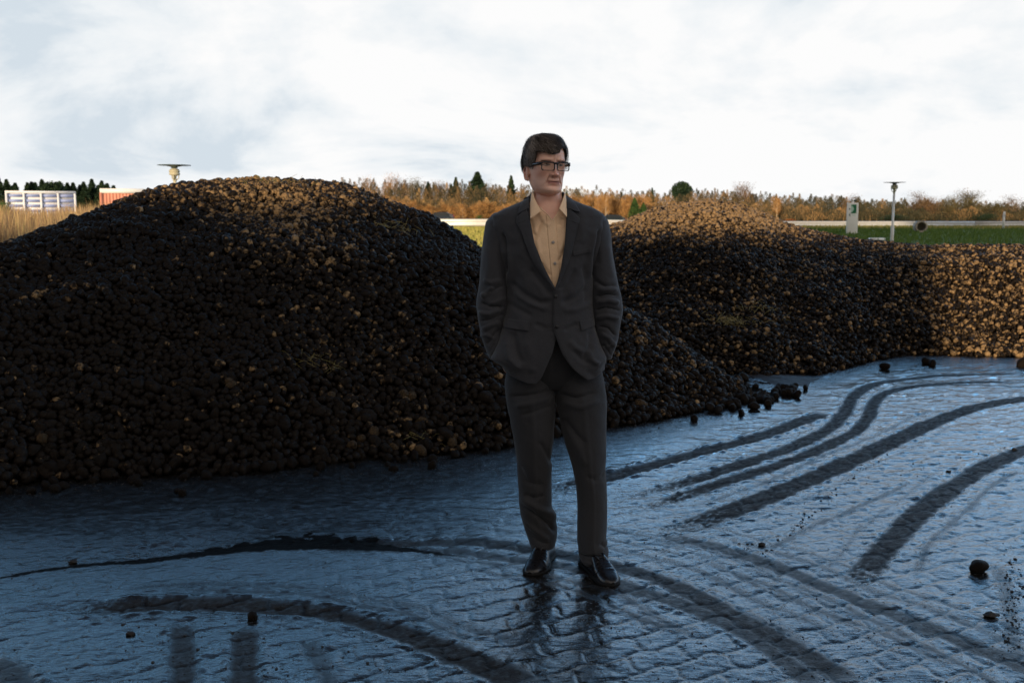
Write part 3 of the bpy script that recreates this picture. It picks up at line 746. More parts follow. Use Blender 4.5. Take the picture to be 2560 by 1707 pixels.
# ------------------------------------------------------------------ sign pylon
def sign():
    Y = 77.0; a = at(1959, 466, Y); b = at(1960, 536, Y); z0 = float(terr(0, Y)); W = 24 * K / F_PX * Y; H = a.z - z0
    r = empty('sign_pylon', (a.x, Y, z0), R_(-6)); tag(r, 'white sign pylon with a green emblem standing on the lawn before the guard rail', 'sign')
    mb = MB(); mb.box((0, 0, H / 2), (W, .28, H)); o = mb.build('panel', whitep, r)
    bv = o.modifiers.new('b', 'BEVEL'); bv.width = .02; bv.segments = 2
    green = simple('sign_green', (.0, .14, .055), .5, .05); dk = simple('sign_ink', (.06, .11, .12), .5, .1); pale = simple('sign_pale_green', (.42, .60, .52), .5, .1)
    s = W / 30.0; y = -.143        # s: one unit of the enlarged photograph
    def poly(pts, nm, mat, dy):
        V = [(px * s, y - dy, H + pz * s) for px, pz in pts]; n = len(V); V2 = [(q[0], y + .0, q[2]) for q in V]
        bm = bmesh.new(); vs = [bm.verts.new(q) for q in V]; bm.faces.new(vs); ws = [bm.verts.new(q) for q in V2]
        for i in range(n): bm.faces.new((vs[i], ws[i], ws[(i + 1) % n], vs[(i + 1) % n]))
        bmesh.ops.recalc_face_normals(bm, faces=bm.faces); me = bpy.data.meshes.new(nm); bm.to_mesh(me); bm.free(); link(nm, me, mat, r, False)
    poly([(-5.5, -5), (9.5, -5), (9.5, -30), (-5.5, -30)], 'green_emblem', green, .006)
    poly([(-5.5, -8), (-1, -10), (2.5, -17), (-1, -25), (-5.5, -28)], 'pale_arrow', pale, .010)
    for (cx_, cz, rr) in [(-9.5, -17.5, 2.0), (-9, -34.5, 2.0)]:
        poly([(cx_ + rr * math.cos(t), cz + rr * 1.2 * math.sin(t)) for t in np.linspace(0, 6.28, 9)[:-1]], 'dark_mark', dk, .006)
    poly([(-8.2, -28), (-7.2, -28), (-7.2, -39), (-8.2, -39)], 'dark_mark', dk, .004)
    poly([(-4, -33.5), (1, -34.5), (7, -34), (8.5, -36.5), (5, -36), (-3, -35.2)], 'grey_script', pale, .005)
    mb = MB(); mb.box((-2.5 * s, 0, H + 6 * s), (6 * s, .2, 5 * s)); mb.box((-2.5 * s, 0, H + 2 * s), (2 * s, .06, 4.2 * s)); mb.build('floodlight', galv, r)
    mb = MB(); mb.box((6.5 * s, 0, H + 6 * s), (7 * s, .22, 5.5 * s)); mb.box((5 * s, 0, H + 2 * s), (2 * s, .06, 4.2 * s)); mb.build('floodlight', disc_m, r)
sign()
def bits():
    # concrete pipe ring lying on its side, open end to the camera
    Y = 82; c = at(2117, 521, Y); ro = 13 * K / F_PX * Y; r = empty('concrete_pipe', (c.x, Y, c.z)); tag(r, 'round concrete pipe lying open-ended before the guard rail right of the lamp post', 'pipe')
    conc = simple('concrete', (.34, .30, .24), .85, .15, 4, .4, 30); mb = MB(); n = 40; V = []; F = []
    for (rr, y) in [(ro, 0), (ro, 1.6), (ro * .74, 1.6), (ro * .74, 0)]:
        for k in range(n): a = 2 * math.pi * k / n; V.append((rr * math.cos(a), y, rr * math.sin(a)))
    for i in range(4):
        for k in range(n): F.append((i * n + k, i * n + (k + 1) % n, ((i + 1) % 4) * n + (k + 1) % n, ((i + 1) % 4) * n + k))
    mb.add(V, F); mb.build('pipe_wall', conc, r, False); r.rotation_euler = (0, 0, R_(-14))
    mb = MB(); mb.add([(0, 1.2, 0)] + [(ro * .735 * math.cos(a), 1.2, ro * .735 * math.sin(a)) for a in np.linspace(0, 6.283, n + 1)[:-1]], [(0, 1 + (k + 1) % n, 1 + k) for k in range(n)]); mb.build('end_plug', conc, r, False)
    # reflector post
    Y = 94; p = at(2307, 486, Y); z0 = float(terr(0, Y)); H = p.z - z0; r = empty('marker_post', (p.x, Y, z0)); tag(r, 'slim white roadside marker post at the far right behind the rail', 'marker post')
    mb = MB(); mb.box((0, 0, H / 2), (.20, .10, H), taper=.8); mb.build('post', whitep, r)
    mb = MB(); mb.box((0, -.056, H * .80), (.08, .012, .30)); mb.build('reflector', galv, r)
    # small white box on the lawn
    Y = 56; p = at(2014, 547, Y); r = empty('utility_box', (p.x, Y, float(terr(0, Y)))); tag(r, 'low white box with a green base lying on the lawn between pylon and lamp post', 'box')
    mb = MB(); mb.box((0, 0, .16), (.80, .5, .14), taper=.94); mb.build('lid', whitep, r); mb = MB(); mb.box((0, 0, .045), (.62, .4, .09)); mb.build('base', simple('pale_green_plastic', (.2, .42, .32), .6), r)
bits()

# ------------------------------------------------------------------ left: panelled screen, red container, marker, dry grass
def left_things():
    blue = simple('blue_slat', (.26, .33, .60), .5, .12, 3); white2 = simple('white_frame', (.80, .81, .84), .5, .05)
    Y = 62.0; a = at(15, 440, Y); b = at(172, 440, Y); z0 = float(terr(0, Y)); W = b.x - a.x; H = a.z - z0
    W *= .91; r = empty('slatted_trailer', ((a.x + b.x) / 2, Y, z0), math.atan(.46)); tag(r, 'white and blue slatted side of a trailer standing in the dry grass at far left', 'trailer')
    n = 4
    mb = MB(); mb.box((0, 1.2, H / 2 + .1), (W - .1, 2.2, H - .4)); mb.build('body', white2, r)
    for i in range(n):
        x0 = -W / 2 + W * i / n; mb = MB()
        for j in range(8):
            zc = .35 + (H - .45) * (j + .5) / 8; mb.box((x0 + W / n / 2, .04, zc), (W / n - .14, .06, (H - .45) / 8 * .52))
        mb.build('slat_panel', blue, r)
    for i in range(n + 1):
        mb = MB(); mb.box((-W / 2 + W * i / n, -.02, H / 2 + .05), (.12, .12, H - .1)); mb.build('upright', white2, r)
    mb = MB(); mb.box((0, -.01, H - .04), (W + .12, .16, .14)); mb.build('top_rail', white2, r)
    for xx in (-W * .3, -W * .12, W * .3):
        mb = MB(); V = []; 
        mb.tube([(xx, .1, .42), (xx, .4, .42)], .42, 20); mb.build('wheel', disc_m, r)
    # red container
    red = simple('red_container_paint', (.58, .23, .15), .55, .12, 2.5); Y = 58; a = at(229, 434, Y); b = at(352, 434, Y); z0 = float(terr(0, Y)); W = b.x - a.x; H = a.z - z0
    W *= .93; r = empty('shipping_container', ((a.x + b.x) / 2, Y, z0), math.atan(.385)); tag(r, 'orange-red container with a white top edge half hidden behind the left heap', 'container')
    V = []; F = []; nx = 60
    for i in range(nx + 1):
        x = -W / 2 + .1 + (W - .2) * i / nx; dy = .03 * (1 if (i // 2) % 2 else -1); V += [(x, dy, .15), (x, dy, H - .28)]
    for i in range(nx): F.append((2 * i, 2 * i + 2, 2 * i + 3, 2 * i + 1))
    mb = MB(); mb.add(V, F); mb.box((0, 1.25, H / 2), (W - .05, 2.3, H - .2)); mb.build('wall', red, r)
    mb = MB(); mb.box((0, 1.2, H - .12), (W, 2.55, .26)); mb.build('top_edge', whitep, r)
    for s in (-1, 1): mb = MB(); mb.box((s * (W / 2 - .05), -.02, H / 2 - .1), (.14, .14, H - .25)); mb.build('corner_post', red, r)
    # orange / white marker
    Y = 40; p = at(54, 526, Y); r = empty('marker_drum', (p.x, Y, float(terr(0, Y)))); tag(r, 'small orange and white marker standing in the dry grass before the slatted trailer', 'marker')
    z = p.z - r.location.z; mb = MB(); mb.lathe([(.0, 0), (.14, 0), (.12, z - .1), (.12, z + .12), (0, z + .12)], n=16); mb.build('drum', simple('orange_plastic', (.75, .16, .04), .5), r)
    mb = MB(); mb.lathe([(.0, z + .121), (.17, z + .13), (.17, z + .24), (0, z + .27)], n=16); mb.build('cap', whitep, r)
left_things()
def dry_grass():
    g = np.random.default_rng(15); n = 26000
    b = g.uniform(-.66, -.27, n); Y = 15 + 36 * g.random(n) ** 1.2; x = b * Y; y = Y
    top = np.interp(b, [-.66, -.56, -.51, -.47, -.40, -.36, -.27], [.025, .025, .018, .010, .018, .024, .0])    # how far above the camera level the tips reach
    clump = .5 + .5 * fbm(x * .5, y * .5, oct=3, seed=44)
    H = np.clip((1.52 + top * Y * (.3 + .7 * clump)) * (.72 + .3 * g.random(n)), .5, 2.9)
    z0 = terr(x, y); lean = g.normal(0, .12, (n, 2)) * H[:, None]; wd = .006 * (Y / 15) + .003
    V = np.zeros((n, 5, 3)); ang = g.uniform(0, 3.14, n); cx_, sy_ = np.cos(ang) * wd, np.sin(ang) * wd
    for k, (t, ww) in enumerate([(0, 1), (0, -1), (.6, .8), (.6, -.8), (1, 0)]):
        V[:, k, 0] = x + lean[:, 0] * t * t + cx_ * ww; V[:, k, 1] = y + lean[:, 1] * t * t + sy_ * ww; V[:, k, 2] = z0 + H * t
    o_ = (np.arange(n) * 5)[:, None]
    F4 = np.array([[0, 1, 3, 2]]) + o_; F3 = np.array([[2, 3, 4]]) + o_
    # seed heads
    tone = np.repeat(g.random(n), 5)
    m = NT('dry_reed'); T = m.attr('tone').outputs['Fac']
    m.set(Base_Color=m.ramp(T, [(0, (.13, .075, .045)), (.45, (.34, .21, .095)), (.85, (.58, .40, .19)), (1, (.36, .30, .09))]), Roughness=.75)
    o = link('dry_grass', mesh_np('dry_grass', V.reshape(-1, 3), [F4, F3], {'tone': tone}), m.m, smooth=False)
    tag(o, 'tall dry golden grass growing behind the left heap at the far left', 'grass', kind='stuff')
dry_grass()
def verge_grass():
    g = np.random.default_rng(19); n = 34000; lw = np.arange(n) >= 14000; x = np.where(lw, g.uniform(8, 72, n), g.uniform(-15, 3.8, n)); y = np.where(lw, 44 + 68 * g.random(n), 24 + 82 * g.random(n)); H = .10 + .22 * g.random(n); z0 = terr(x, y); wd = .012 + y * .0004
    V = np.zeros((n, 3, 3)); V[:, 0] = np.stack([x - wd, y, z0], 1); V[:, 1] = np.stack([x + wd, y, z0], 1); V[:, 2] = np.stack([x + g.normal(0, .05, n), y + g.normal(0, .05, n), z0 + H], 1)
    m = NT('verge_blades'); m.set(Base_Color=m.ramp(m.math('ADD', m.math('MULTIPLY', m.attr('tone').outputs['Fac'], .5), .5), [(.1, (.05, .11, .012)), (.4, (.10, .17, .02)), (.55, (.16, .18, .03)), (1, (.42, .36, .10))]), Roughness=.8)
    o = link('grass', mesh_np('grass', V.reshape(-1, 3), np.arange(n * 3).reshape(n, 3), {'tone': np.repeat(np.where(lw & (y < 95), -.3 - .5 * g.random(n), g.random(n)), 3)}), m.m, smooth=False); tag(o, 'short grass growing on the lawn and verge before the guard rail', 'grass', kind='stuff')
verge_grass()

# ------------------------------------------------------------------ trees
def leafmat(name, stops, rough=.8):
    m = NT(name); T = m.attr('tone').outputs['Fac']; m.set(Base_Color=m.ramp(T, stops), Roughness=rough)
    m.b.inputs['Specular IOR Level'].default_value = .2; return m.m
M_brown = leafmat('bare_twigs_brown', [(0, (.05, .034, .022)), (.5, (.15, .092, .048)), (1, (.30, .17, .075))])
M_orange = leafmat('autumn_twigs_orange', [(0, (.14, .07, .025)), (.5, (.42, .215, .07)), (1, (.62, .36, .13))])
M_olive = leafmat('olive_twigs', [(0, (.035, .033, .016)), (.5, (.10, .085, .035)), (1, (.20, .16, .065))])
M_con = leafmat('conifer_needles', [(0, (.008, .020, .012)), (.5, (.022, .045, .022)), (1, (.06, .095, .035))])
M_green = leafmat('green_needles', [(0, (.02, .05, .015)), (1, (.09, .17, .045))])
M_rust = leafmat('rust_leaves', [(0, (.22, .07, .02)), (1, (.6, .22, .06))])
M_bark = simple('bark', (.10, .075, .05), .85, .3, 6); M_birch = simple('birch_bark', (.62, .52, .38), .7, .2, 5)
def twig_mesh(name, pts, size, g, tone, aspect=3.0, up=.6):
    """many small slivers (twigs / leaf clumps) at pts"""
    n = len(pts); d = g.normal(size=(n, 3)); d[:, 2] = np.abs(d[:, 2]) * (1 + up * 2); d /= np.linalg.norm(d, axis=1)[:, None]
    e = np.cross(d, g.normal(size=(n, 3))); e /= np.linalg.norm(e, axis=1)[:, None]
    L_ = (size * (.6 + .8 * g.random(n)))[:, None]; W_ = L_ / aspect
    P = np.stack([pts - d * L_ * .5, pts + e * W_ * .5, pts + d * L_ * .5, pts - e * W_ * .5], 1)
    F = np.arange(n * 4).reshape(n, 4)
    return mesh_np(name, P.reshape(-1, 3), F, {'tone': np.repeat(np.clip(tone, 0, 1), 4)})
def bare_proto(seed, H, R, n, spread=.5, low=.15, size=.32, aspect=7.0):
    """trunk mesh + crown mesh of a leafless broadleaf / birch"""
    g = np.random.default_rng(seed); mb = MB(); mb.tube([(0, 0, 0), (g.normal(0, .05), g.normal(0, .05), H * .4), (g.normal(0, .12), g.normal(0, .12), H * .8)], [.014 * H, .010 * H, .003 * H], 6)
    pts = []; ends = []
    nb = 26
    for i in range(nb):
        t = low + (1 - low) * (i / nb) ** .9; a = g.uniform(0, 6.28); z = H * t * .82
        Lb = R * (1 - .55 * t) * (.7 + .5 * g.random()); up = g.uniform(.5, 1.1)
        e = np.array([math.cos(a) * Lb, math.sin(a) * Lb, z + Lb * up]); s0 = np.array([0, 0, z])
        mid = (s0 + e) / 2 + g.normal(0, .06 * R, 3)
        mb.tube([tuple(s0), tuple(mid), tuple(e)], [.0045 * H, .003 * H, .001 * H], 4, False)
        k = n // nb; tt = g.random(k) ** .6; base = s0 + (e - s0) * tt[:, None]
        pts.append(base + g.normal(0, 1, (k, 3)) * (.10 + .16 * tt[:, None]) * R)
    pts = np.concatenate(pts); pts[:, 2] = np.clip(pts[:, 2], .1 * H, H * 1.02)
    tn = .5 + .35 * fbm(pts[:, 0] * 1.2, pts[:, 1] * 1.2, pts[:, 2] * 1.2, oct=2, seed=seed) + g.normal(0, .18, len(pts))
    return mb, twig_mesh('crown', pts, size, g, tn, aspect)
def con_proto(seed, H, R, n, round_=False):
    g = np.random.default_rng(seed); mb = MB(); mb.tube([(0, 0, 0), (0, 0, H * .96)], [.02 * H, .003 * H], 6)
    t = g.random(n) ** .75; z = H * (.12 + .88 * t)
    if round_:
        u = g.normal(size=(n, 3)); u /= np.linalg.norm(u, axis=1)[:, None]; rr = g.random(n) ** .4
        lob = 1 + .25 * fbm(u[:, 0] * 1.5, u[:, 1] * 1.5, u[:, 2] * 1.5, oct=2, seed=seed); pts = u * (rr * lob)[:, None] * np.array([R, R, H * .28]) + np.array([0, 0, H * .72])
    else:
        tier = .75 + .25 * np.abs(np.sin(z / H * 26 + seed)); r = R * (1 - t) ** .85 * tier * (g.random(n) ** .45); a = g.uniform(0, 6.28, n); lob = 1 + .2 * np.sin(a * 5 + z * 3)
        pts = np.stack([np.cos(a) * r * lob, np.sin(a) * r * lob, z - r * .25], 1)
    tn = .45 + .3 * fbm(pts[:, 0] * 1.5, pts[:, 1] * 1.5, pts[:, 2] * 1.5, oct=2, seed=seed) + g.normal(0, .16, n)
    return mb, twig_mesh('crown', pts, .30, g, tn, 2.4, .0 if round_ else -.3)
PROT = {}
def proto(kind, k):
    key = (kind, k)
    if key in PROT: return PROT[key]
    H = 6.0; s = 1000 + k * 17 + len(kind)
    if kind == 'larch': mb, cr = bare_proto(s, H, 1.25, 3200, low=.05, size=.26, aspect=6); bark = M_bark
    elif kind == 'birch': mb, cr = bare_proto(s, H, 1.4, 2600, low=.25, size=.26, aspect=7); bark = M_birch
    elif kind == 'bare': mb, cr = bare_proto(s, H, 2.1, 3400, low=.22, size=.30, aspect=8); bark = M_bark
    elif kind == 'airy': mb, cr = bare_proto(s, H, 2.0, 1500, low=.25, size=.34, aspect=11); bark = M_bark
    elif kind == 'shrub': mb, cr = bare_proto(s, H, 3.2, 3400, low=.02, size=.40, aspect=5); bark = M_bark
    elif kind == 'spruce': mb, cr = con_proto(s, H, 1.5, 3600); bark = M_bark
    else: mb, cr = con_proto(s, H, 1.5, 3600, True); bark = M_bark
    tr = mb.build('trunk', bark); tm = tr.data; bpy.data.objects.remove(tr)
    PROT[key] = (tm, cr); return PROT[key]
TREEN = [0]
def tree(kind, u, vtop, Y, wpx, lab, mat, name=None, group=None):
    """a tree whose tip stands at (u, vtop), wpx wide in the photograph"""
    TREEN[0] += 1; k = TREEN[0] % 4; tm, cr = proto(kind, k)
    p = at(u, vtop, Y); z0 = float(terr(p.x, Y)); H = p.z - z0; s = H / 6.0
    r0 = {'larch': 1.25, 'birch': 1.4, 'bare': 2.1, 'airy': 2.0, 'shrub': 3.2, 'spruce': 1.5, 'pine': 1.5}[kind]; W = wpx * K / F_PX * Y; sx_ = W / (2.1 * r0) * (1.7 if kind in ('spruce', 'pine') else 1.25)
    nm = name or {'larch': 'larch_tree', 'birch': 'birch_tree', 'bare': 'bare_tree', 'airy': 'bare_tree', 'shrub': 'shrub', 'spruce': 'spruce_tree', 'pine': 'pine_tree'}[kind]
    r = empty(nm, (p.x, Y, z0), random.uniform(0, 6.28)); tag(r, lab, 'shrub' if kind == 'shrub' else 'tree', group); r.scale = (sx_, sx_, s)
    t = bpy.data.objects.new('trunk', tm); COL.objects.link(t); t.parent = r
    key = cr.name + mat.name
    if key not in PROT:
        c2 = cr.copy(); c2.materials.clear(); c2.materials.append(mat); PROT[key] = c2
    c = bpy.data.objects.new('crown', PROT[key]); COL.objects.link(c); c.parent = r
# skyline of individual trees
tree('spruce', 1096, 396, 192, 62, 'large dark green spruce on the skyline left of the man\'s head, tallest of the wood', M_con)
tree('spruce', 1174, 404, 192, 30, 'thin-topped dark spruce right beside the man\'s shoulder on the left', M_con)
tree('spruce', 983, 418, 197, 30, 'small dark spruce tip poking out among brown trees above the left heap', M_con)
tree('spruce', 1047, 408, 197, 30, 'dark spruce just left of the largest spruce', M_con)
tree('spruce', 1036, 424, 194, 26, 'short dark spruce second to the left of the largest spruce', M_con)
tree('bare', 930, 412, 192, 46, 'brown bare tree above the right shoulder of the left heap', M_brown)
tree('bare', 957, 408, 190, 40, 'brown-green tree with dark lower crown left of the small spruce tip', M_olive)
tree('airy', 892, 400, 187, 44, 'pale wispy bare tree just right of the left heap top', M_orange)
tree('airy', 905, 398, 192, 40, 'taller thin bare tree rising from behind the heap shoulder', M_brown)
tree('airy', 845, 404, 192, 44, 'thin birch tips barely showing over the top right of the left heap', M_orange)
tree('bare', 1010, 416, 190, 48, 'reddish brown bare tree between two small spruces', M_brown)
tree('bare', 1140, 428, 194, 36, 'low brown tree between the largest spruce and the thin-topped one', M_olive)
tree('airy', 1122, 414, 200, 30, 'wispy bare treetop just right of the largest spruce', M_brown)
tree('airy', 1200, 424, 192, 36, 'bare tree half hidden by the man\'s neck on the left', M_brown)
tree('spruce', 1302, 438, 192, 16, 'small dark tree tip touching the man\'s jaw on the right', M_con)
tree('pine', 1568, 414, 192, 32, 'round dark green pine crown above the right heap', M_con)
tree('spruce', 1498, 432, 194, 18, 'tiny dark spruce tip on the skyline right of the man', M_con)
tree('spruce', 1458, 455, 160, 26, 'bright green young conifer right of the man above the dark car', M_green, 'young_conifer')
tree('spruce', 1478, 466, 161, 22, 'smaller green young conifer beside the bright green one', M_green, 'young_conifer')
tree('bare', 1713, 420, 182, 44, 'brown spreading bare tree with twin tops right of the right heap summit', M_brown)
tree('airy', 1692, 418, 184, 26, 'thin bare tree close to the left side of the twin-topped brown one', M_brown)
tree('spruce', 1783, 446, 187, 14, 'tiny dark conifer tip further right on the skyline', M_con)
tree('bare', 2140, 452, 170, 60, 'broad reddish bare tree behind the pole of the right lamp post', M_brown)
tree('bare', 2232, 440, 170, 64, 'large round-topped bare tree right of the concrete pipe', M_olive)
tree('airy', 2222, 434, 174, 66, 'fine twiggy treetop standing highest right of the lamp post', M_brown)
tree('airy', 2112, 438, 176, 60, 'fine wide bare treetop between lamp post and concrete pipe', M_brown)
tree('bare', 2180, 450, 168, 48, 'dark trunked bare tree directly above the concrete pipe', M_olive)
tree('airy', 2325, 448, 172, 60, 'sparse bare tree at the right edge of the wood', M_brown)
tree('bare', 2290, 462, 168, 56, 'low dark tree behind the slim roadside marker post', M_olive)
tree('shrub', 2054, 494, 163, 56, 'dark low evergreen bush left of the lamp post pole', M_con)
tree('shrub', 2262, 492, 163, 60, 'dark low bush left of the slim roadside marker post', M_con)
tree('airy', 1955, 446, 174, 56, 'wispy bare tree rising behind the white sign pylon', M_brown)
for (u, v, lab) in [(1375,470,'white birch trunk nearest the man on the right'),(1392,464,'second white birch trunk right of the man'),(1063,500,'pale birch trunk left of the man above the white rail'),(1180,500,'pale birch stem close to the man\'s left-hand shoulder'),(1786,472,'slender birch trunk above the right slope of the right heap')]:
    tree('birch', u, v - 26, 160, 24, lab, M_orange, 'birch_tree')
tree('shrub', 1700, 500, 158, 22, 'rust red bush behind the right heap', M_rust)
for (u, v, w_, lab) in [(1503,492,16,'rust red bush by the dark car right of the man'),(1420,494,12,'small rust red bush right above the dark car'),(1815,503,24,'rust orange bush right of the right heap just above the rail'),(1205,498,14,'rust red bush low beside the man\'s left-hand arm'),(1790,506,16,'small orange bush next to the rust orange one above the rail'),(1102,495,16,'small green bush behind the guard rail left of the man')]:
    tree('shrub', u, v, 158, w_, lab, M_rust if 'green' not in lab else M_green)
# young orange larches in front of the wood, left of the man and behind him
larch_spots = [(858,438),(880,446),(902,452),(922,462),(945,462),(965,472),(985,470),(1003,478),(1022,470),(1040,474),(1058,468),(1077,476),(1093,470),(1110,462),(1127,464),(1146,474),(1163,470),(1182,472),(1200,476)]
for i, (u, v) in enumerate(larch_spots):
    tree('larch', u, v - 4, 162 + (i % 3) * 2, 27, 'young orange larch in the row at the wood\'s edge left of the man', M_orange, 'larch_tree', 'orange larches left of the man')
for i in range(13):
    u = 1300 + i * 15.5; v = 446 + (i * 37 % 11) - 4
    tree('larch' if i % 2 else 'birch', u, v, 164 + (i % 3) * 3, 30, 'orange-brown young tree at the wood\'s edge right of the man', M_orange, 'birch_tree' if i % 2 == 0 else 'larch_tree', 'orange trees right of the man')
# the rest of the wood: one mass
def wood():
    g = np.random.default_rng(61); P = []; T = []; TR = []
    sk_u = [440, 820, 880, 940, 1000, 1060, 1140, 1200, 1300, 1380, 1440, 1520, 1600, 1680, 1740, 1800, 1900, 2000, 2100, 2200, 2300, 2420, 2600]
    sk_v = [432, 408, 412, 414, 418, 414, 420, 424, 424, 424, 430, 432, 426, 428, 432, 440, 442, 448, 448, 452, 458, 462, 460]
    us = np.concatenate([np.arange(440, 780, 15.0), np.arange(780, 2620, 9.0), np.arange(2620, 3100, 15.0)])
    for row, Y in enumerate((168, 174, 180, 187, 194, 202)):
        for u in us:
            uu = u + g.normal(0, 6); top = np.interp(uu, sk_u, sk_v) + 5 + abs(g.normal(0, 8)) + (5 - row) * g.uniform(0, 5.0)
            if row >= 2 and uu < 1250: top -= 5
            if row < 2: top = 492 - (492 - top) * g.uniform(.45, .72)
            p = at(uu, top, Y); z0 = .38; H = p.z - z0; Rr = g.uniform(1.0, 2.6)
            k = 430; t = g.random(k) ** .7; a = g.uniform(0, 6.28, k); sh = g.uniform(.5, 1.3); rr = Rr * (.12 + .88 * np.sin(np.clip(t * 1.02 + .05, 0, 1) * np.pi) ** sh) * np.sqrt(g.random(k)); H *= g.uniform(.86, 1.06)
            P.append(np.stack([p.x + np.cos(a) * rr, Y + np.sin(a) * rr, z0 + H * (t * .96 + .04)], 1))
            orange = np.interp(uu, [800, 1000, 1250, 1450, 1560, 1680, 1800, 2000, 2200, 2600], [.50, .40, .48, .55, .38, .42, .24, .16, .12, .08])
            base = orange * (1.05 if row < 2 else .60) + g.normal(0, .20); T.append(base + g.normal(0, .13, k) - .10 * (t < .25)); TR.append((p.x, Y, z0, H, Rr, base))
    P = np.concatenate(P); T = np.concatenate(T)
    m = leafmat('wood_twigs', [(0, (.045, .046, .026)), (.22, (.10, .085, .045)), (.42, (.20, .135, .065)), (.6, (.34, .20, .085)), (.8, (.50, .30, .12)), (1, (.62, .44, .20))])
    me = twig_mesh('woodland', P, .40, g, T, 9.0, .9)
    V0 = np.zeros(len(me.vertices) * 3, np.float32); me.vertices.foreach_get('co', V0); V0 = V0.reshape(-1, 3); n0 = len(V0); tone0 = np.repeat(np.clip(T, 0, 1), 4)
    tv = []; tt = []
    for (x, y, z0, H, Rr, b) in TR:
        for q in range(2):
            xx = x + g.normal(0, .5 * Rr); hh = H * g.uniform(.5, .9); w_ = g.uniform(.03, .075); ln = g.normal(0, .03) * hh
            tv += [(xx - w_, y - .3, z0), (xx + w_, y - .3, z0), (xx + ln + w_ * .3, y - .3, z0 + hh), (xx + ln - w_ * .3, y - .3, z0 + hh)]; tt += [min(max(b + g.choice([-.3, .25]), 0), 1)] * 4
    me = mesh_np('woodland', np.concatenate([V0, np.array(tv)]), np.arange(n0 + len(tv)).reshape(-1, 4), {'tone': np.concatenate([tone0, tt])}); o = link('woodland', me, m, smooth=False)
    tag(o, 'mass of bare brown trees and undergrowth forming the far edge of the field', 'woodland', kind='stuff')
wood()
# spruces at far left
g = np.random.default_rng(3)
for i in range(24):
    u = 8 + i * 10.8 + g.normal(0, 3); v = 424 + g.normal(0, 6) - (8 if i in (8, 12, 17) else 0) + (6 if i < 3 else 0)
    tree('spruce', u, v - 2, 190 + (i % 3) * 3, 40, 'dark green spruce in the row behind the slatted trailer and the red container', M_con, 'spruce_tree', 'spruces at the far left')
tree('spruce', -6, 405, 182, 44, 'tallest dark spruce cut by the left edge of the picture', M_con)
tree('pine', 122, 416, 188, 40, 'round-topped dark conifer in the middle of the left spruce row', M_con)
tree('spruce', 382, 430, 192, 14, 'spruce tip showing just left of the lamp post over the heap', M_con)
tree('spruce', 421, 424, 192, 12, 'spruce tip showing just right of the lamp post over the heap', M_con)
tree('shrub', 8, 470, 36, 40, 'green young bush in the dry grass at the left edge', M_green)

# ------------------------------------------------------------------ cars on the motorway
def car(u, vtop, Y, lab, col, heading=-1, L_=4.5):
    p = at(u, vtop, Y); H = 1.52; r = empty('parked_car' if False else 'car', (p.x, Y, p.z - H)); tag(r, lab, 'car', 'dark cars on the motorway')
    r.scale = (heading, 1, 1)
    prof = [(-2.2, .35), (-2.25, .62), (-2.15, .82), (-1.25, .98), (-.55, 1.42), (.2, 1.52), (1.2, 1.48), (1.85, 1.15), (2.2, 1.0), (2.25, .6), (2.2, .35)]
    V = []; n = len(prof)
    for wv, zz in ((-.9, 1.0), (.9, 1.0)):
        for x, z in prof: V.append((x, wv * (.82 if z > 1.1 else 1.0), z))
    F = [(i, i + 1, n + i + 1, n + i) for i in range(n - 1)]
    bm = bmesh.new(); vs = [bm.verts.new(q) for q in V]
    for f in F: bm.faces.new([vs[i] for i in f])
    bm.faces.new([vs[i] for i in range(n)]); bm.faces.new([vs[n + i] for i in range(n)][::-1]); bm.faces.new((vs[0], vs[n], vs[2 * n - 1], vs[n - 1]))
    bmesh.ops.recalc_face_normals(bm, faces=bm.faces); me = bpy.data.meshes.new('body'); bm.to_mesh(me); bm.free()
    paint = simple('car_paint', col, .45, .05, spec=.15); b = link('body', me, paint, r, False); bv = b.modifiers.new('b', 'BEVEL'); bv.width = .06; bv.segments = 3
    glass = simple('car_glass', (.01, .014, .018), .25, .05, spec=.3)
    for nm, pts in (('window', [(-1.0, 1.03), (-.48, 1.36), (.15, 1.43), (.15, 1.03)]), ('window', [(.22, 1.03), (.22, 1.43), (1.1, 1.40), (1.65, 1.12), (1.5, 1.03)])):
        mb = MB(); k = len(pts); V = [(x, -.925 + (.07 if z > 1.1 else 0) , z) for x, z in pts]; bm = bmesh.new(); vs = [bm.verts.new(q) for q in V]; ws = [bm.verts.new((q[0], q[1] + .04, q[2])) for q in V]
        bm.faces.new(vs); 
        for i in range(k): bm.faces.new((vs[i], ws[i], ws[(i + 1) % k], vs[(i + 1) % k]))
        bmesh.ops.recalc_face_normals(bm, faces=bm.faces); me = bpy.data.meshes.new(nm); bm.to_mesh(me); bm.free(); link(nm, me, glass, r, False)
    for x in (-1.4, 1.4):
        for y in (-.86, .86):
            mb = MB(); mb.tube([(x, y - .1, .33), (x, y + .1, .33)], .33, 24); w_ = mb.build('wheel', disc_m, r); mb = MB(); s = 1 if y > 0 else -1; mb.tube([(x, y + s * .09, .33), (x, y + s * .115, .33)], .2, 16); mb.build('rim', galv, w_)
    for y in (-.7, .7):
        mb = MB(); mb.box((2.2, y, .92), (.12, .34, .16)); mb.build('tail_light', simple('tail_light_red', (.5, .03, .06), .3), r)
        mb = MB(); mb.box((-2.2, y, .70), (.14, .34, .14)); mb.build('headlight', whitep, r)
# left one drives left (front to the left), the right one too
car(1008, 487, 149, 'dark blue car driving left on the motorway beyond the left heap, red tail light showing', (.010, .018, .032), 1)
car(1402, 493, 149, 'dark green-blue car on the motorway seen over the man\'s shoulder on the right', (.008, .018, .024), 1)

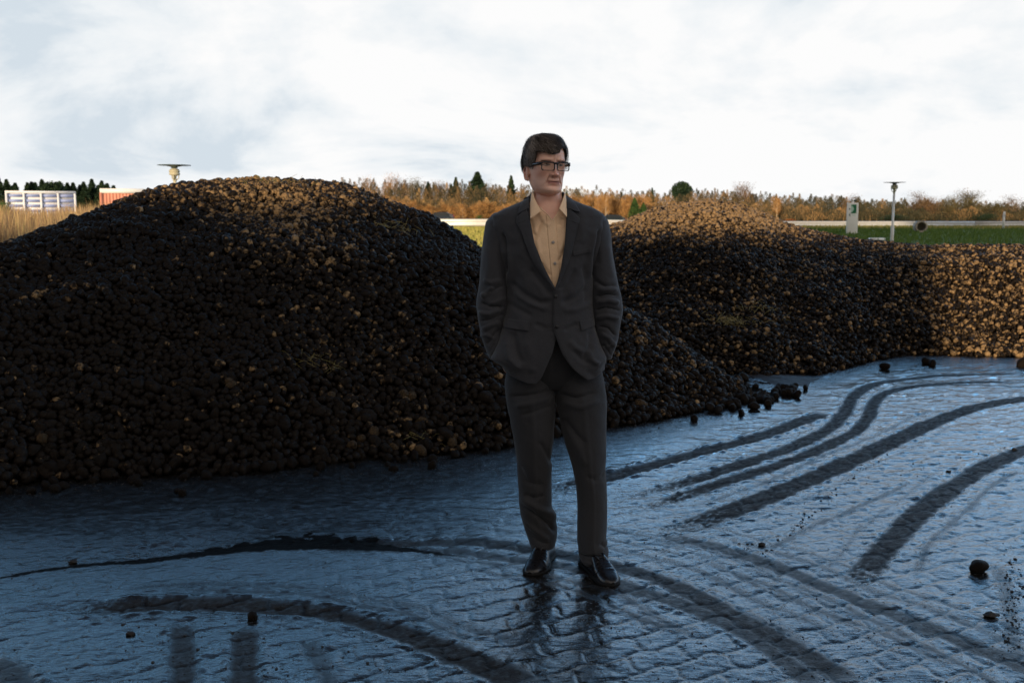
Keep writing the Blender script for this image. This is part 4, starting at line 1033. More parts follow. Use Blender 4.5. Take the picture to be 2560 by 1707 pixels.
# ------------------------------------------------------------------ the works, and added light blockers, behind the camera: their shadow falls over the yard
def works():
    ca, sa = math.cos(R_(SUN_AZ)), math.sin(R_(SUN_AZ))
    def spos(s, Y): return ((s + Y * sa) / ca, Y)
    wall = simple('works_cladding', (.30, .30, .29), .7, .12, .6); roofm = simple('works_roof', (.12, .12, .125), .6, .1, 1)
    t0 = -16.0; A = R_(SUN_AZ)
    def st(s, t): return (s * ca + t * sa, -s * sa + t * ca, 0)
    r = empty('warehouse', st(1.2 - 37.5, t0 - 5), -A); tag(r, 'long low warehouse behind the photographer', 'building')
    mb = MB(); mb.box((0, 0, 1.68), (75, 10, 3.36)); mb.build('wall', wall, r)
    mb = MB(); mb.box((0, 0, 3.44), (75.0, 10.4, .16)); mb.build('roof', roofm, r)
    for i in range(6):
        mb = MB(); mb.box((-30 + i * 11, 5.02, 1.4), (3.6, .08, 2.8)); d = mb.build('door', galv, r)
    r = empty('light_blocker', st(-7 + 37.5, t0 - 6), -A); tag(r, 'added unseen block on legs behind the camera, shading the lawn and sign pylon', 'building')  # added block out of view, sized to shade lawn and pylon
    mb = MB(); mb.box((0, 0, 8.25), (75, 4, 5.9)); mb.build('lower_blocker', wall, r)
    mb = MB(); mb.box((7.0, 0, 12.9), (60, 4, 3.4)); mb.build('upper_blocker', wall, r)  # added as well, to shade the far right end of the rail
    for k in (-22, 22, 34):
        for y in (-1.6, 1.6): mb = MB(); mb.box((k, y, 2.65), (.5, .5, 5.3)); mb.build('blocker_leg', galv, r)
works()
# ------------------------------------------------------------------ the man
MY = 4.2
def mp(u, v, Y=MY): p = at(u, v, Y); return p.x, p.z
def mu(v): return mp(1260, v)[1]
def prof_table(rows):
    """rows: v, uL, uR, yfront, yback, exponent  ->  z-sorted arrays"""
    out = []
    for r in rows:
        xl, z = mp(r[1], r[0]); xr, _ = mp(r[2], r[0]); out.append((z, xl, xr, r[3], r[4], r[5]))
    out.sort(); return np.array(out)
def pchip(x, X, Yv):
    """smooth monotone interpolation"""
    X = np.asarray(X, float); Yv = np.asarray(Yv, float); h = np.diff(X); d = np.diff(Yv) / h
    m = np.zeros(len(X)); m[0] = d[0]; m[-1] = d[-1]
    for i in range(1, len(X) - 1):
        if d[i - 1] * d[i] > 0: w1 = 2 * h[i] + h[i - 1]; w2 = h[i] + 2 * h[i - 1]; m[i] = (w1 + w2) / (w1 / d[i - 1] + w2 / d[i])
    x = np.clip(x, X[0], X[-1]); i = np.clip(np.searchsorted(X, x) - 1, 0, len(X) - 2); t = (x - X[i]) / h[i]
    return (2 * t ** 3 - 3 * t ** 2 + 1) * Yv[i] + (t ** 3 - 2 * t ** 2 + t) * h[i] * m[i] + (-2 * t ** 3 + 3 * t ** 2) * Yv[i + 1] + (t ** 3 - t ** 2) * h[i] * m[i + 1]
MANPX = 1.0 / 575.0      # metres per unit of the enlarged photograph at the man's distance (about)
def seg_crease(X, Z, pts, w, depth):
    """displacement along a drawn fold line; pts in photograph units"""
    P = np.array([mp(u, v) for u, v in pts]); d, s, par = pdist(X, Z, P)
    fade = sstep(0, .18, par) * sstep(1, .82, par)
    return depth * np.exp(-(d / w) ** 2) * fade
man = empty('person', (0, 0, 0)); 
tag(man, 'man in charcoal suit, tan shirt and black glasses standing with hands in jacket pockets', 'person')
# ---- cloth materials
def cloth(name, c, rough=.85, sheen=.15, weave=900, bs=.25, var=.12):
    m = NT(name); tc = m.n('ShaderNodeTexCoord').outputs['Object']
    a = m.noise(6, 5, .6, tc).outputs['Fac']; mpn = m.n('ShaderNodeMapping'); m.L(tc, mpn.inputs[0]); mpn.inputs['Scale'].default_value = (1, 1, .22)
    b = m.noise(weave, 3, .6, mpn.outputs[0]).outputs['Fac']
    lo = tuple(q * (1 - var) for q in c); hi = tuple(q * (1 + var) for q in c)
    cc = m.mix(.5, m.ramp(a, [(.3, lo), (.7, hi)]), m.ramp(b, [(.3, tuple(q * .7 for q in c)), (.7, tuple(q * 1.35 for q in c))]))
    wr = m.noise(16, 4, .55, tc).outputs['Fac']
    h = m.math('ADD', m.math('MULTIPLY', b, .0006), m.math('MULTIPLY', wr, .007))
    m.set(Base_Color=cc, Roughness=rough, Normal=m.bump(h, .8, 1.0)); m.b.inputs['Sheen Weight'].default_value = sheen
    m.b.inputs['Specular IOR Level'].default_value = .3
    return m.m
M_suit = cloth('suit_wool', (.034, .0345, .040)); M_trou = cloth('trouser_wool', (.0262, .0262, .029), sheen=.1); M_lap = cloth('lapel_wool', (.0315, .033, .0395))
M_shirt = cloth('tan_shirt', (.84, .58, .37), .8, .1, 1200, .2, .06)
M_btn = simple('dark_button', (.012, .012, .014), .25, .1); M_btn2 = simple('shirt_button', (.35, .32, .30), .25, .1)
M_leather = NT('black_leather'); tcl = M_leather.n('ShaderNodeTexCoord').outputs['Object']
M_leather.set(Base_Color=(.008, .007, .008), Roughness=M_leather.ramp(M_leather.noise(9, 4, .6, tcl).outputs['Fac'], [(.3, .16), (.7, .34)]), Normal=M_leather.bump(M_leather.noise(60, 5, .6, tcl).outputs['Fac'], .25, .004)); M_leather = M_leather.m
M_sole = simple('shoe_sole', (.005, .0045, .004), .7, .2, spec=.2)
M_frame = simple('black_acetate', (.008, .008, .009), .2, .05)

def super_ring(xl, xr, yf, yb, ex, th):
    """points of a rounded cross-section; th = 0 at the front (-y), pi/2 at +x"""
    cx = (xl + xr) / 2; a = (xr - xl) / 2; s, c = np.sin(th), np.cos(th); q = 2.0 / ex
    X = cx + a * np.sign(s) * np.abs(s) ** q
    yc = (yf + yb) / 2 * 0 + MY
    Y = np.where(c >= 0, MY + yf * np.abs(c) ** q, MY + yb * np.abs(c) ** q)
    return X, Y
def th_for_x(x, xl, xr, ex):
    cx = (xl + xr) / 2; a = (xr - xl) / 2; t = np.clip((x - cx) / a, -1, 1); return np.arcsin(np.clip(np.sign(t) * np.abs(t) ** (ex / 2.0), -1, 1))

# ---- jacket body.  v, uL, uR, front depth (-), back depth, exponent
JR = prof_table([
 (450,1222,1300,-.030,.085,2.2),(458,1209,1314,-.050,.10,2.2),(468,1186,1338,-.068,.115,2.3),(478,1162,1362,-.078,.12,2.5),(488,1142,1380,-.084,.125,2.8),(497,1130,1388,-.090,.13,3.0),(515,1130,1388,-.100,.135,3.0),(560,1138,1384,-.118,.14,2.8),
 (600,1150,1372,-.126,.14,2.6),(650,1160,1364,-.126,.13,2.5),(690,1162,1362,-.124,.12,2.5),(740,1155,1366,-.128,.12,3.0),(780,1143,1376,-.134,.13,3.8),(820,1127,1391,-.138,.135,4.2),(840,1136,1391,-.138,.135,4.0),(860,1152,1388,-.136,.135,3.6),(878,1160,1388,-.134,.135,3.4)])
def jrow(z): return [pchip(z, JR[:, 0], JR[:, k]) for k in range(1, 6)]
def edge_line(pts):
    a = np.array([mp(u, v) for u, v in pts]); o = np.argsort(a[:, 1]); return a[o, 1], a[o, 0]
# inner opening edges of the two fronts (photograph units)
EL = edge_line([(1215,450),(1216,470),(1217,505),(1226,555),(1243,600),(1258,630),(1271,654),(1280,662),(1281,700),(1280,740),(1276,762),(1266,800),(1250,838),(1243,854),(1236,865),(1229,872),(1218,878)])
ER = edge_line([(1297,450),(1298,470),(1298,505),(1294,555),(1285,612),(1277,642),(1272,655),(1268,662),(1268,700),(1268,745),(1273,765),(1287,802),(1309,835),(1322,850),(1333,861),(1343,870),(1353,878)])
HEMU = [1120, 1154, 1192, 1212, 1240, 1320, 1356, 1388, 1400]; HEMV = [846, 851, 868, 875, 877, 872, 866, 847, 845]
def exL(z): return np.interp(z, *EL)
def exR(z): return np.interp(z, *ER)
def jacket_disp(X, Z, th):
    """outward displacement: folds seen in the photograph"""
    fr = (np.cos(th) > -.1)
    d = .0022 * fbm(X * 9, Z * 7, oct=3, seed=71)
    C = [  # polyline, width, depth (+ ridge, - valley)
     ([(1165,640),(1200,668),(1240,690),(1268,684)], .012, -.006), ([(1175,665),(1215,690),(1262,706)], .012, .005),
     ([(1160,690),(1190,705),(1225,722)], .012, -.004), ([(1282,690),(1315,680),(1350,655)], .012, -.005), ([(1284,705),(1320,705),(1358,690)], .013, .004),
     ([(1160,560),(1172,610),(1166,660)], .012, .006), ([(1153,530),(1163,580),(1166,630)], .007, -.009),
     ([(1364,520),(1352,580),(1350,640)], .012, .006), ([(1374,520),(1362,580),(1360,640)], .007, -.009),
     ([(1335,600),(1345,650),(1340,700)], .010, -.004),
     ([(1175,752),(1185,800),(1200,830)], .014, -.007), ([(1162,770),(1172,815),(1195,848)], .014, .006), ([(1205,770),(1222,815),(1220,850)], .018, .005),
     ([(1355,752),(1350,790),(1335,820)], .013, -.006), ([(1345,790),(1352,818),(1375,835)], .012, .006), ([(1310,790),(1330,815),(1360,828)], .012, -.005), ([(1300,770),(1318,790),(1340,800)], .012, .004),
     ([(1186,500),(1196,560),(1200,600)], .02, .003), ([(1335,500),(1330,560)], .02, .003),
     ([(1225,735),(1262,752)], .010, -.004), ([(1290,752),(1325,735)], .010, -.004), ([(1215,610),(1245,650),(1268,676)], .010, -.005), ([(1320,610),(1300,650),(1283,676)], .010, -.004),
    ]
    for pts, w_, dep in C: d = d + np.where(fr, seg_crease(X, Z, pts, w_, dep * 1.7), 0)
    d = d + np.where(fr, .0030 * fbm(X * 26 + Z * 10, Z * 16 - X * 8, oct=2, seed=90) * sstep(.2, .9, np.abs(fbm(X * 4, Z * 4, oct=2, seed=91)) * 2), 0)
    back = ~fr
    d = d + np.where(back, .004 * np.sin(X * 60 + Z * 8) * sstep(1.25, 1.0, Z), 0)
    return d
def jacket_surface_y(x, z, off=0.0):
    """y of the front of the jacket at (x, z)"""
    x = np.asarray(x, float); z = np.asarray(z, float); xl, xr, yf, yb, ex = jrow(z)
    th = th_for_x(x, xl, xr, ex); c = np.cos(th); Y = MY + yf * np.abs(c) ** (2.0 / ex)
    return Y - jacket_disp(x, z, th) - off
def jacket_body():
    z0, z1 = mu(872), mu(452); nz = 200; nt_ = 220
    V = []; ztab = np.linspace(z0, z1, nz)
    for z in ztab:
        xl, xr, yf, yb, ex = jrow(z); hem = 0
        a0 = th_for_x(exR(z), xl, xr, ex); a1 = 2 * math.pi + th_for_x(exL(z), xl, xr, ex)
        if mu(745) > z: pass
        th = a0 + (a1 - a0) * np.linspace(0, 1, nt_)
        X, Y = super_ring(xl, xr, yf, yb, ex, th); zz = np.full(nt_, z)
        d = jacket_disp(X, zz, th); d = d + .006 * sstep(.30, .06, th - a0) * sstep(.0, .012, mu(655) - z) ; nx = np.sin(th); ny = -np.cos(th); X = X + nx * d; Y = Y + ny * d
        # shoulder line: the yoke slopes
        V.append(np.stack([X, Y, zz], 1))
    V = np.concatenate(V); i = np.arange(nz - 1)[:, None] * nt_ + np.arange(nt_ - 1)[None, :]
    F = np.stack([i, i + 1, i + nt_ + 1, i + nt_], -1).reshape(-1, 4)
    # sweep the hem: side and back a little higher than the front points
    w_ = sstep(mu(805), mu(878), V[:, 2]); hx = np.array([mp(a, 870)[0] for a in HEMU]); hz = np.array([mu(b) for b in HEMV]) - mu(878)
    V[:, 2] += w_ * np.interp(V[:, 0], hx, hz)
    o = link('jacket', mesh_np('jacket', V, F), M_suit, man)
    m = o.modifiers.new('thickness', 'SOLIDIFY'); m.thickness = .005; m.offset = -1
    return o
jacket = jacket_body()
# ---- sleeves: rings along a path, part of the jacket cloth
def tube_np(path, ra, rb, n=64, m=150, disp=None, rot=None, y_of=None):
    """path (k,3) smooth; ra: half width in the picture plane, rb: half depth"""
    k = np.linspace(0, 1, len(path)); t = np.linspace(0, 1, m)
    P = np.stack([pchip(t, k, np.array(path)[:, j]) for j in range(3)], 1); A = pchip(t, k, ra); B = pchip(t, k, rb)
    T = np.gradient(P, axis=0); T /= np.linalg.norm(T, axis=1)[:, None]
    yv = np.array([0, 1.0, 0]); S = np.cross(T, yv); S /= np.linalg.norm(S, axis=1)[:, None]; D = np.cross(S, T)
    th = np.linspace(0, 2 * np.pi, n, endpoint=False)
    off = S[:, None, :] * (np.cos(th)[None, :, None] * A[:, None, None]) + D[:, None, :] * (np.sin(th)[None, :, None] * B[:, None, None])
    V = P[:, None, :] + off
    nrm = off / np.linalg.norm(off, axis=2)[:, :, None]
    if disp is not None: V = V + nrm * disp(V[..., 0], V[..., 1], V[..., 2], t[:, None] + 0 * th[None, :], th[None, :] + 0 * t[:, None])[..., None]
    i = np.arange(m - 1)[:, None] * n + np.arange(n)[None, :]; j = np.arange(m - 1)[:, None] * n + (np.arange(n)[None, :] + 1) % n
    F = np.stack([i, j, j + n, i + n], -1).reshape(-1, 4)
    return V.reshape(-1, 3), F
def path_uv(rows):
    """rows: v, uL, uR, y offset, depth half"""
    P = []; A = []; B = []
    for v, uL, uR, yo, dep in rows:
        xl, z = mp(uL, v, MY + yo); xr, _ = mp(uR, v, MY + yo); P.append(((xl + xr) / 2, MY + yo, z)); A.append((xr - xl) / 2); B.append(dep)
    return P, A, B
def sleeve(rows, creases, seed, name):
    P, A, B = path_uv(rows)
    def disp(X, Y, Z, t, th):
        d = .0018 * fbm(X * 14, Z * 9, Y * 9, oct=3, seed=seed); fr = Y < MY + .03
        for pts, w_, dep in creases: d = d + np.where(fr, seg_crease(X, Z, pts, w_, dep), 0)
        return d
    V, F = tube_np(P, A, B, 72, 190, disp)
    o = link('sleeve', mesh_np('sleeve', V, F), M_suit, jacket); m = o.modifiers.new('thickness', 'SOLIDIFY'); m.thickness = .004; m.offset = -1
    return o
S_CR = [([(1105,692),(1130,700),(1158,702)], .007, -.016), ([(1106,680),(1125,668),(1135,655)], .008, .013), ([(1112,676),(1140,660),(1158,652)], .007, -.009), ([(1100,715),(1125,718),(1150,706)], .008, .013), ([(1103,735),(1130,728),(1156,716)], .007, -.010),
  ([(1108,755),(1130,742),(1150,736)], .007, .009), ([(1118,790),(1135,765),(1150,748)], .007, -.009), ([(1128,815),(1142,785),(1150,762)], .006, .007), ([(1120,560),(1128,610),(1118,650)], .014, .006), ([(1150,560),(1150,610),(1156,650)], .010, -.006), ([(1112,640),(1130,648),(1150,640)], .008, .008), ([(1114,700),(1140,690),(1160,680)], .006, .006), ([(1104,770),(1120,765),(1138,775)], .006, .006)]
sleeve([(493,1140,1160,.03,.040),(500,1129,1168,.03,.060),(509,1122,1174,.028,.070),(520,1117,1176,.025,.078),(550,1112,1174,.02,.080),(585,1108,1171,.012,.078),(620,1105,1170,.008,.076),(660,1102,1168,.004,.072),(695,1096,1166,.0,.070),(725,1098,1160,-.004,.066),(755,1104,1154,-.010,.058),(785,1112,1150,-.014,.050),(808,1121,1146,-.014,.042),(822,1128,1144,-.012,.034)], S_CR, 5, 'sleeve')
T_CR = [([(1362,640),(1385,655),(1412,652)], .008, -.011), ([(1365,680),(1390,672),(1418,676)], .007, -.015), ([(1368,692),(1392,686),(1420,694)], .008, .014), ([(1364,710),(1390,702),(1424,712)], .007, -.011), ([(1366,728),(1392,722),(1420,730)], .008, .011), ([(1370,745),(1392,748),(1412,770)], .007, -.010),
  ([(1376,760),(1395,772),(1410,798)], .007, .010), ([(1380,785),(1392,798),(1400,815)], .006, -.006), ([(1392,560),(1398,610),(1404,640)], .014, .005), ([(1366,560),(1372,610)], .010, -.006), ([(1366,660),(1390,662),(1416,664)], .007, .010), ([(1378,800),(1398,790),(1412,780)], .006, .006)]
sleeve([(491,1360,1376,.03,.040),(498,1352,1386,.03,.060),(507,1346,1392,.028,.070),(518,1344,1396,.025,.078),(550,1348,1401,.02,.080),(585,1350,1405,.012,.078),(620,1351,1411,.008,.076),(660,1353,1419,.004,.074),(695,1356,1427,.0,.072),(715,1358,1428,-.002,.070),(750,1364,1422,-.008,.060),(780,1369,1417,-.012,.052),(805,1376,1409,-.012,.044),(822,1386,1403,-.010,.036)], T_CR, 15, 'sleeve')
# ---- patches laid on the jacket front: lapels, collar, flaps, pocket, seams
def patch(name, left, right, off, mat, parent, n=60, m=16, bulge=.003, thick=.003, curve=None):
    """surface between two drawn edges (lists of u,v), lying off metres before the jacket"""
    def res(pts):
        P = np.array([mp(u, v) for u, v in pts]); s = np.concatenate([[0], np.cumsum(np.linalg.norm(np.diff(P, axis=0), axis=1))]); t = np.linspace(0, s[-1], n)
        return np.stack([np.interp(t, s, P[:, 0]), np.interp(t, s, P[:, 1])], 1)
    A, B = res(left), res(right); s = np.linspace(0, 1, m)[None, :, None]
    Q = A[:, None, :] * (1 - s) + B[:, None, :] * s; x, z = Q[..., 0].ravel(), Q[..., 1].ravel()
    ss = np.broadcast_to(s[..., 0], (n, m)).ravel()
    y = jacket_surface_y(x, z, off) - bulge * np.sin(ss * np.pi)
    if curve is not None: y = curve(x, z, y, ss)
    V = np.stack([x, y, z], 1); i = np.arange(n - 1)[:, None] * m + np.arange(m - 1)[None, :]
    F = np.stack([i, i + 1, i + m + 1, i + m], -1).reshape(-1, 4)
    o = link(name, mesh_np(name, V, F), mat, parent); md = o.modifiers.new('t', 'SOLIDIFY'); md.thickness = thick; md.offset = -1 if False else 1
    return o
# lapels: roll line (inner) and outer edge with notch
patch('lapel', [(1207,476),(1215,505),(1224,555),(1241,600),(1256,630),(1269,657)], [(1187,512),(1197,534),(1211,572),(1229,608),(1252,637),(1270,659)], .007, M_lap, jacket, 90, 14)
patch('lapel', [(1206,474),(1210,490),(1213,505)], [(1196,493),(1187,501),(1187,514)], .0075, M_lap, jacket, 30, 12)
patch('lapel', [(1299,478),(1299,505),(1295,555),(1286,612),(1278,642),(1273,657)], [(1326,512),(1316,548),(1309,578),(1299,606),(1287,634),(1274,660)], .007, M_lap, jacket, 90, 14)
patch('lapel', [(1300,474),(1300,490),(1299,505)], [(1318,491),(1328,501),(1326,514)], .0075, M_lap, jacket, 30, 12)
# jacket collar wrapping the neck: two front wings and a standing back
patch('jacket_collar', [(1217,449),(1215,462),(1214,478)], [(1205,455),(1195,474),(1189,492)], .010, M_lap, jacket, 40, 12, .004)
patch('jacket_collar', [(1298,447),(1299,462),(1299,478)], [(1312,456),(1322,472),(1330,488)], .010, M_lap, jacket, 40, 12, .004)
def collar_back(name, mat, parent, r_top, r_bot, zt, zb, a0, a1, cx, cy, sx=1.0, thick=.004):
    n, m = 80, 10; th = np.linspace(a0, a1, n)[:, None]; s = np.linspace(0, 1, m)[None, :]
    R = r_top + (r_bot - r_top) * s; ztop = zt(th) if callable(zt) else zt; zbot = zb(th) if callable(zb) else zb
    X = cx + np.sin(th) * R * sx; Y = cy - np.cos(th) * R; Z = ztop + (zbot - ztop) * s + 0 * th
    V = np.stack([X, Y, Z], -1).reshape(-1, 3); i = np.arange(n - 1)[:, None] * m + np.arange(m - 1)[None, :]
    F = np.stack([i, i + 1, i + m + 1, i + m], -1).reshape(-1, 4)
    o = link(name, mesh_np(name, V, F), mat, parent); md = o.modifiers.new('t', 'SOLIDIFY'); md.thickness = thick; return o
NX, NZ = mp(1258, 450); NX0 = NX
collar_back('jacket_collar', M_lap, jacket, .068, .088, lambda t: mu(441) + .004 * np.cos(t - math.pi), mu(462), R_(68), R_(292), NX, MY + .015)
# pocket flaps
patch('pocket_flap', [(1156,727),(1154,746)], [(1215,730),(1214,752)], .006, M_suit, jacket, 12, 30, .002, .004)
patch('pocket_flap', [(1327,730),(1331,752)], [(1366,727),(1365,743)], .006, M_suit, jacket, 12, 30, .002, .004)
patch('breast_pocket', [(1312,576),(1313,586)], [(1352,568),(1353,577)], .0035, M_suit, jacket, 8, 20, .001, .003)
def disc(name, u, v, r, off, mat, parent, tilt=0, surf=None):
    x, z = mp(u, v); y = float(jacket_surface_y(x, z, off)) if surf is None else surf(x, z) - off
    mb = MB(); prof = [(0, .0022), (r * .55, .0022), (r * .62, .0012), (r * .8, .0026), (r, .0018), (r, -.002), (0, -.002)]
    mb.lathe(prof, n=20); V = mb.v[0]; mb.v[0] = np.stack([V[:, 0] + x, y - V[:, 2], V[:, 1] + z], 1)
    return mb.build(name, mat, parent, True)
disc('button', 1273, 675, .009, .006, M_btn, jacket); disc('button', 1275, 742, .009, .006, M_btn, jacket)
# ---- shirt
def shirt_y(x, z):
    z_ = np.asarray(z, float); x = np.asarray(x, float)
    xl, xr, yf, yb, ex = jrow(z_); yf2 = yf * .86
    t = np.clip((x - (xl + xr) / 2) / ((xr - xl) / 2), -1, 1)
    y = MY + yf2 * np.sqrt(np.clip(1 - t * t * .9, .05, 1))
    return y
def shirt():
    u = np.linspace(1196, 1322, 110); v = np.linspace(458, 672, 170); VV, UU = np.meshgrid(v, u, indexing='ij')
    X = np.zeros(UU.shape); Z = np.zeros(UU.shape)
    for i in range(len(v)):
        x0, z = mp(u[0], v[i]); x1, _ = mp(u[-1], v[i]); X[i] = np.linspace(x0, x1, len(u)); Z[i] = z
    Y = shirt_y(X, Z)
    d = .0016 * fbm(X * 18, Z * 14, oct=3, seed=3)
    for pts, w_, dep in [([(1217,500),(1222,530),(1232,552)], .010, -.007), ([(1228,520),(1234,560),(1240,590)], .010, .004), ([(1246,505),(1238,520),(1228,545)], .008, -.006), ([(1298,560),(1288,585),(1280,600)], .007, -.006), ([(1300,520),(1290,560),(1282,580)], .009, .004), ([(1240,600),(1252,620),(1265,632)], .008, -.004), ([(1236,485),(1250,510),(1262,520)], .008, .004), ([(1290,500),(1282,520)], .008, -.004)]:
        d = d + seg_crease(X, Z, pts, w_, dep)
    # placket ridge
    pl = np.array([mp(a, b) for a, b in [(1262,492),(1267,555),(1273,620),(1278,665)]]); dd, s, par = pdist(X.ravel(), Z.ravel(), pl); dd = dd.reshape(X.shape)
    d = d + .0022 * sstep(.018, .016, dd) - .002 * np.exp(-((dd - .0185) / .0018) ** 2)
    # open neck
    nk = np.array([mp(a, b) for a, b in [(1238,470),(1252,486),(1264,500)]])
    Y = Y - d
    V = np.stack([X, Y, Z], -1).reshape(-1, 3); nu = len(u); i = np.arange(len(v) - 1)[:, None] * nu + np.arange(nu - 1)[None, :]
    F = np.stack([i, i + 1, i + nu + 1, i + nu], -1).reshape(-1, 4)
    # cut the neck hole: a V between the collar points
    cen = V[F].mean(1); keep = np.ones(len(F), bool)
    keep[(cen[:, 2] > mu(484)) & ((cen[:, 0] < mp(1213, 470)[0]) | (cen[:, 0] > mp(1303, 470)[0]))] = False; keep[cen[:, 2] > mu(466)] = False
    xa, za = mp(1266, 505); 
    for k, (x, y, z) in enumerate(cen):
        if z > za:
            xl_ = np.interp(z, [za, mu(486), mu(455)], [xa, mp(1245, 486)[0], mp(1222, 455)[0]]); xr_ = np.interp(z, [za, mu(490), mu(455)], [xa, mp(1280, 490)[0], mp(1296, 455)[0]])
            if xl_ < x < xr_: keep[k] = False
    o = link('shirt', mesh_np('shirt', V, F[keep]), M_shirt, man); md = o.modifiers.new('t', 'SOLIDIFY'); md.thickness = .0015
    return o
shirt_o = shirt()
def shirt_patch(name, left, right, y0, y1, n=30, m=12, bulge=.004):
    def res(pts):
        P = np.array([mp(u, v) for u, v in pts]); s = np.concatenate([[0], np.cumsum(np.linalg.norm(np.diff(P, axis=0), axis=1))]); t = np.linspace(0, s[-1], n)
        return np.stack([np.interp(t, s, P[:, 0]), np.interp(t, s, P[:, 1])], 1)
    A, B = res(left), res(right); s = np.linspace(0, 1, m)[None, :, None]; Q = A[:, None, :] * (1 - s) + B[:, None, :] * s
    tt = np.linspace(0, 1, n)[:, None] + 0 * s[..., 0]; ss = s[..., 0] + 0 * tt
    Ya = np.interp(tt, [0, 1], y0); Yb = np.interp(tt, [0, 1], y1); Y = MY + Ya * (1 - ss) + Yb * ss - bulge * np.sin(ss * np.pi)
    V = np.stack([Q[..., 0], Y, Q[..., 1]], -1).reshape(-1, 3); i = np.arange(n - 1)[:, None] * m + np.arange(m - 1)[None, :]
    F = np.stack([i, i + 1, i + m + 1, i + m], -1).reshape(-1, 4)
    o = link(name, mesh_np(name, V, F), M_shirt, shirt_o); md = o.modifiers.new('t', 'SOLIDIFY'); md.thickness = .0025; md.offset = 1; return o
# collar leaves: from the neck side down to the point
shirt_patch('collar', [(1220,443),(1217,470),(1217,502)], [(1223,442),(1229,461),(1240,485)], (-.030, -.118), (-.045, -.112))
shirt_patch('collar', [(1297,446),(1299,470),(1298,499)], [(1295,446),(1289,463),(1281,480)], (-.030, -.112), (-.045, -.108))
# inner stand of the collar seen inside the neck opening
shirt_patch('collar_stand', [(1236,474),(1250,488),(1264,505)], [(1243,483),(1256,494),(1267,507)], (-.085, -.105), (-.100, -.110), bulge=.001)
shirt_patch('collar_stand', [(1289,470),(1281,484),(1268,505)], [(1283,478),(1277,489),(1266,506)], (-.085, -.105), (-.098, -.110), bulge=.001)
collar_back('collar', M_shirt, shirt_o, .059, .064, lambda t: mu(436) + .006 * np.cos(t - math.pi), lambda t: mu(456), R_(74), R_(286), NX, MY + .012, .98, .003)
for (u, v) in [(1268,555),(1272,602)]: disc('button', u, v, .0062, .006, M_btn2, shirt_o, surf=lambda x, z: float(shirt_y(x, z)))

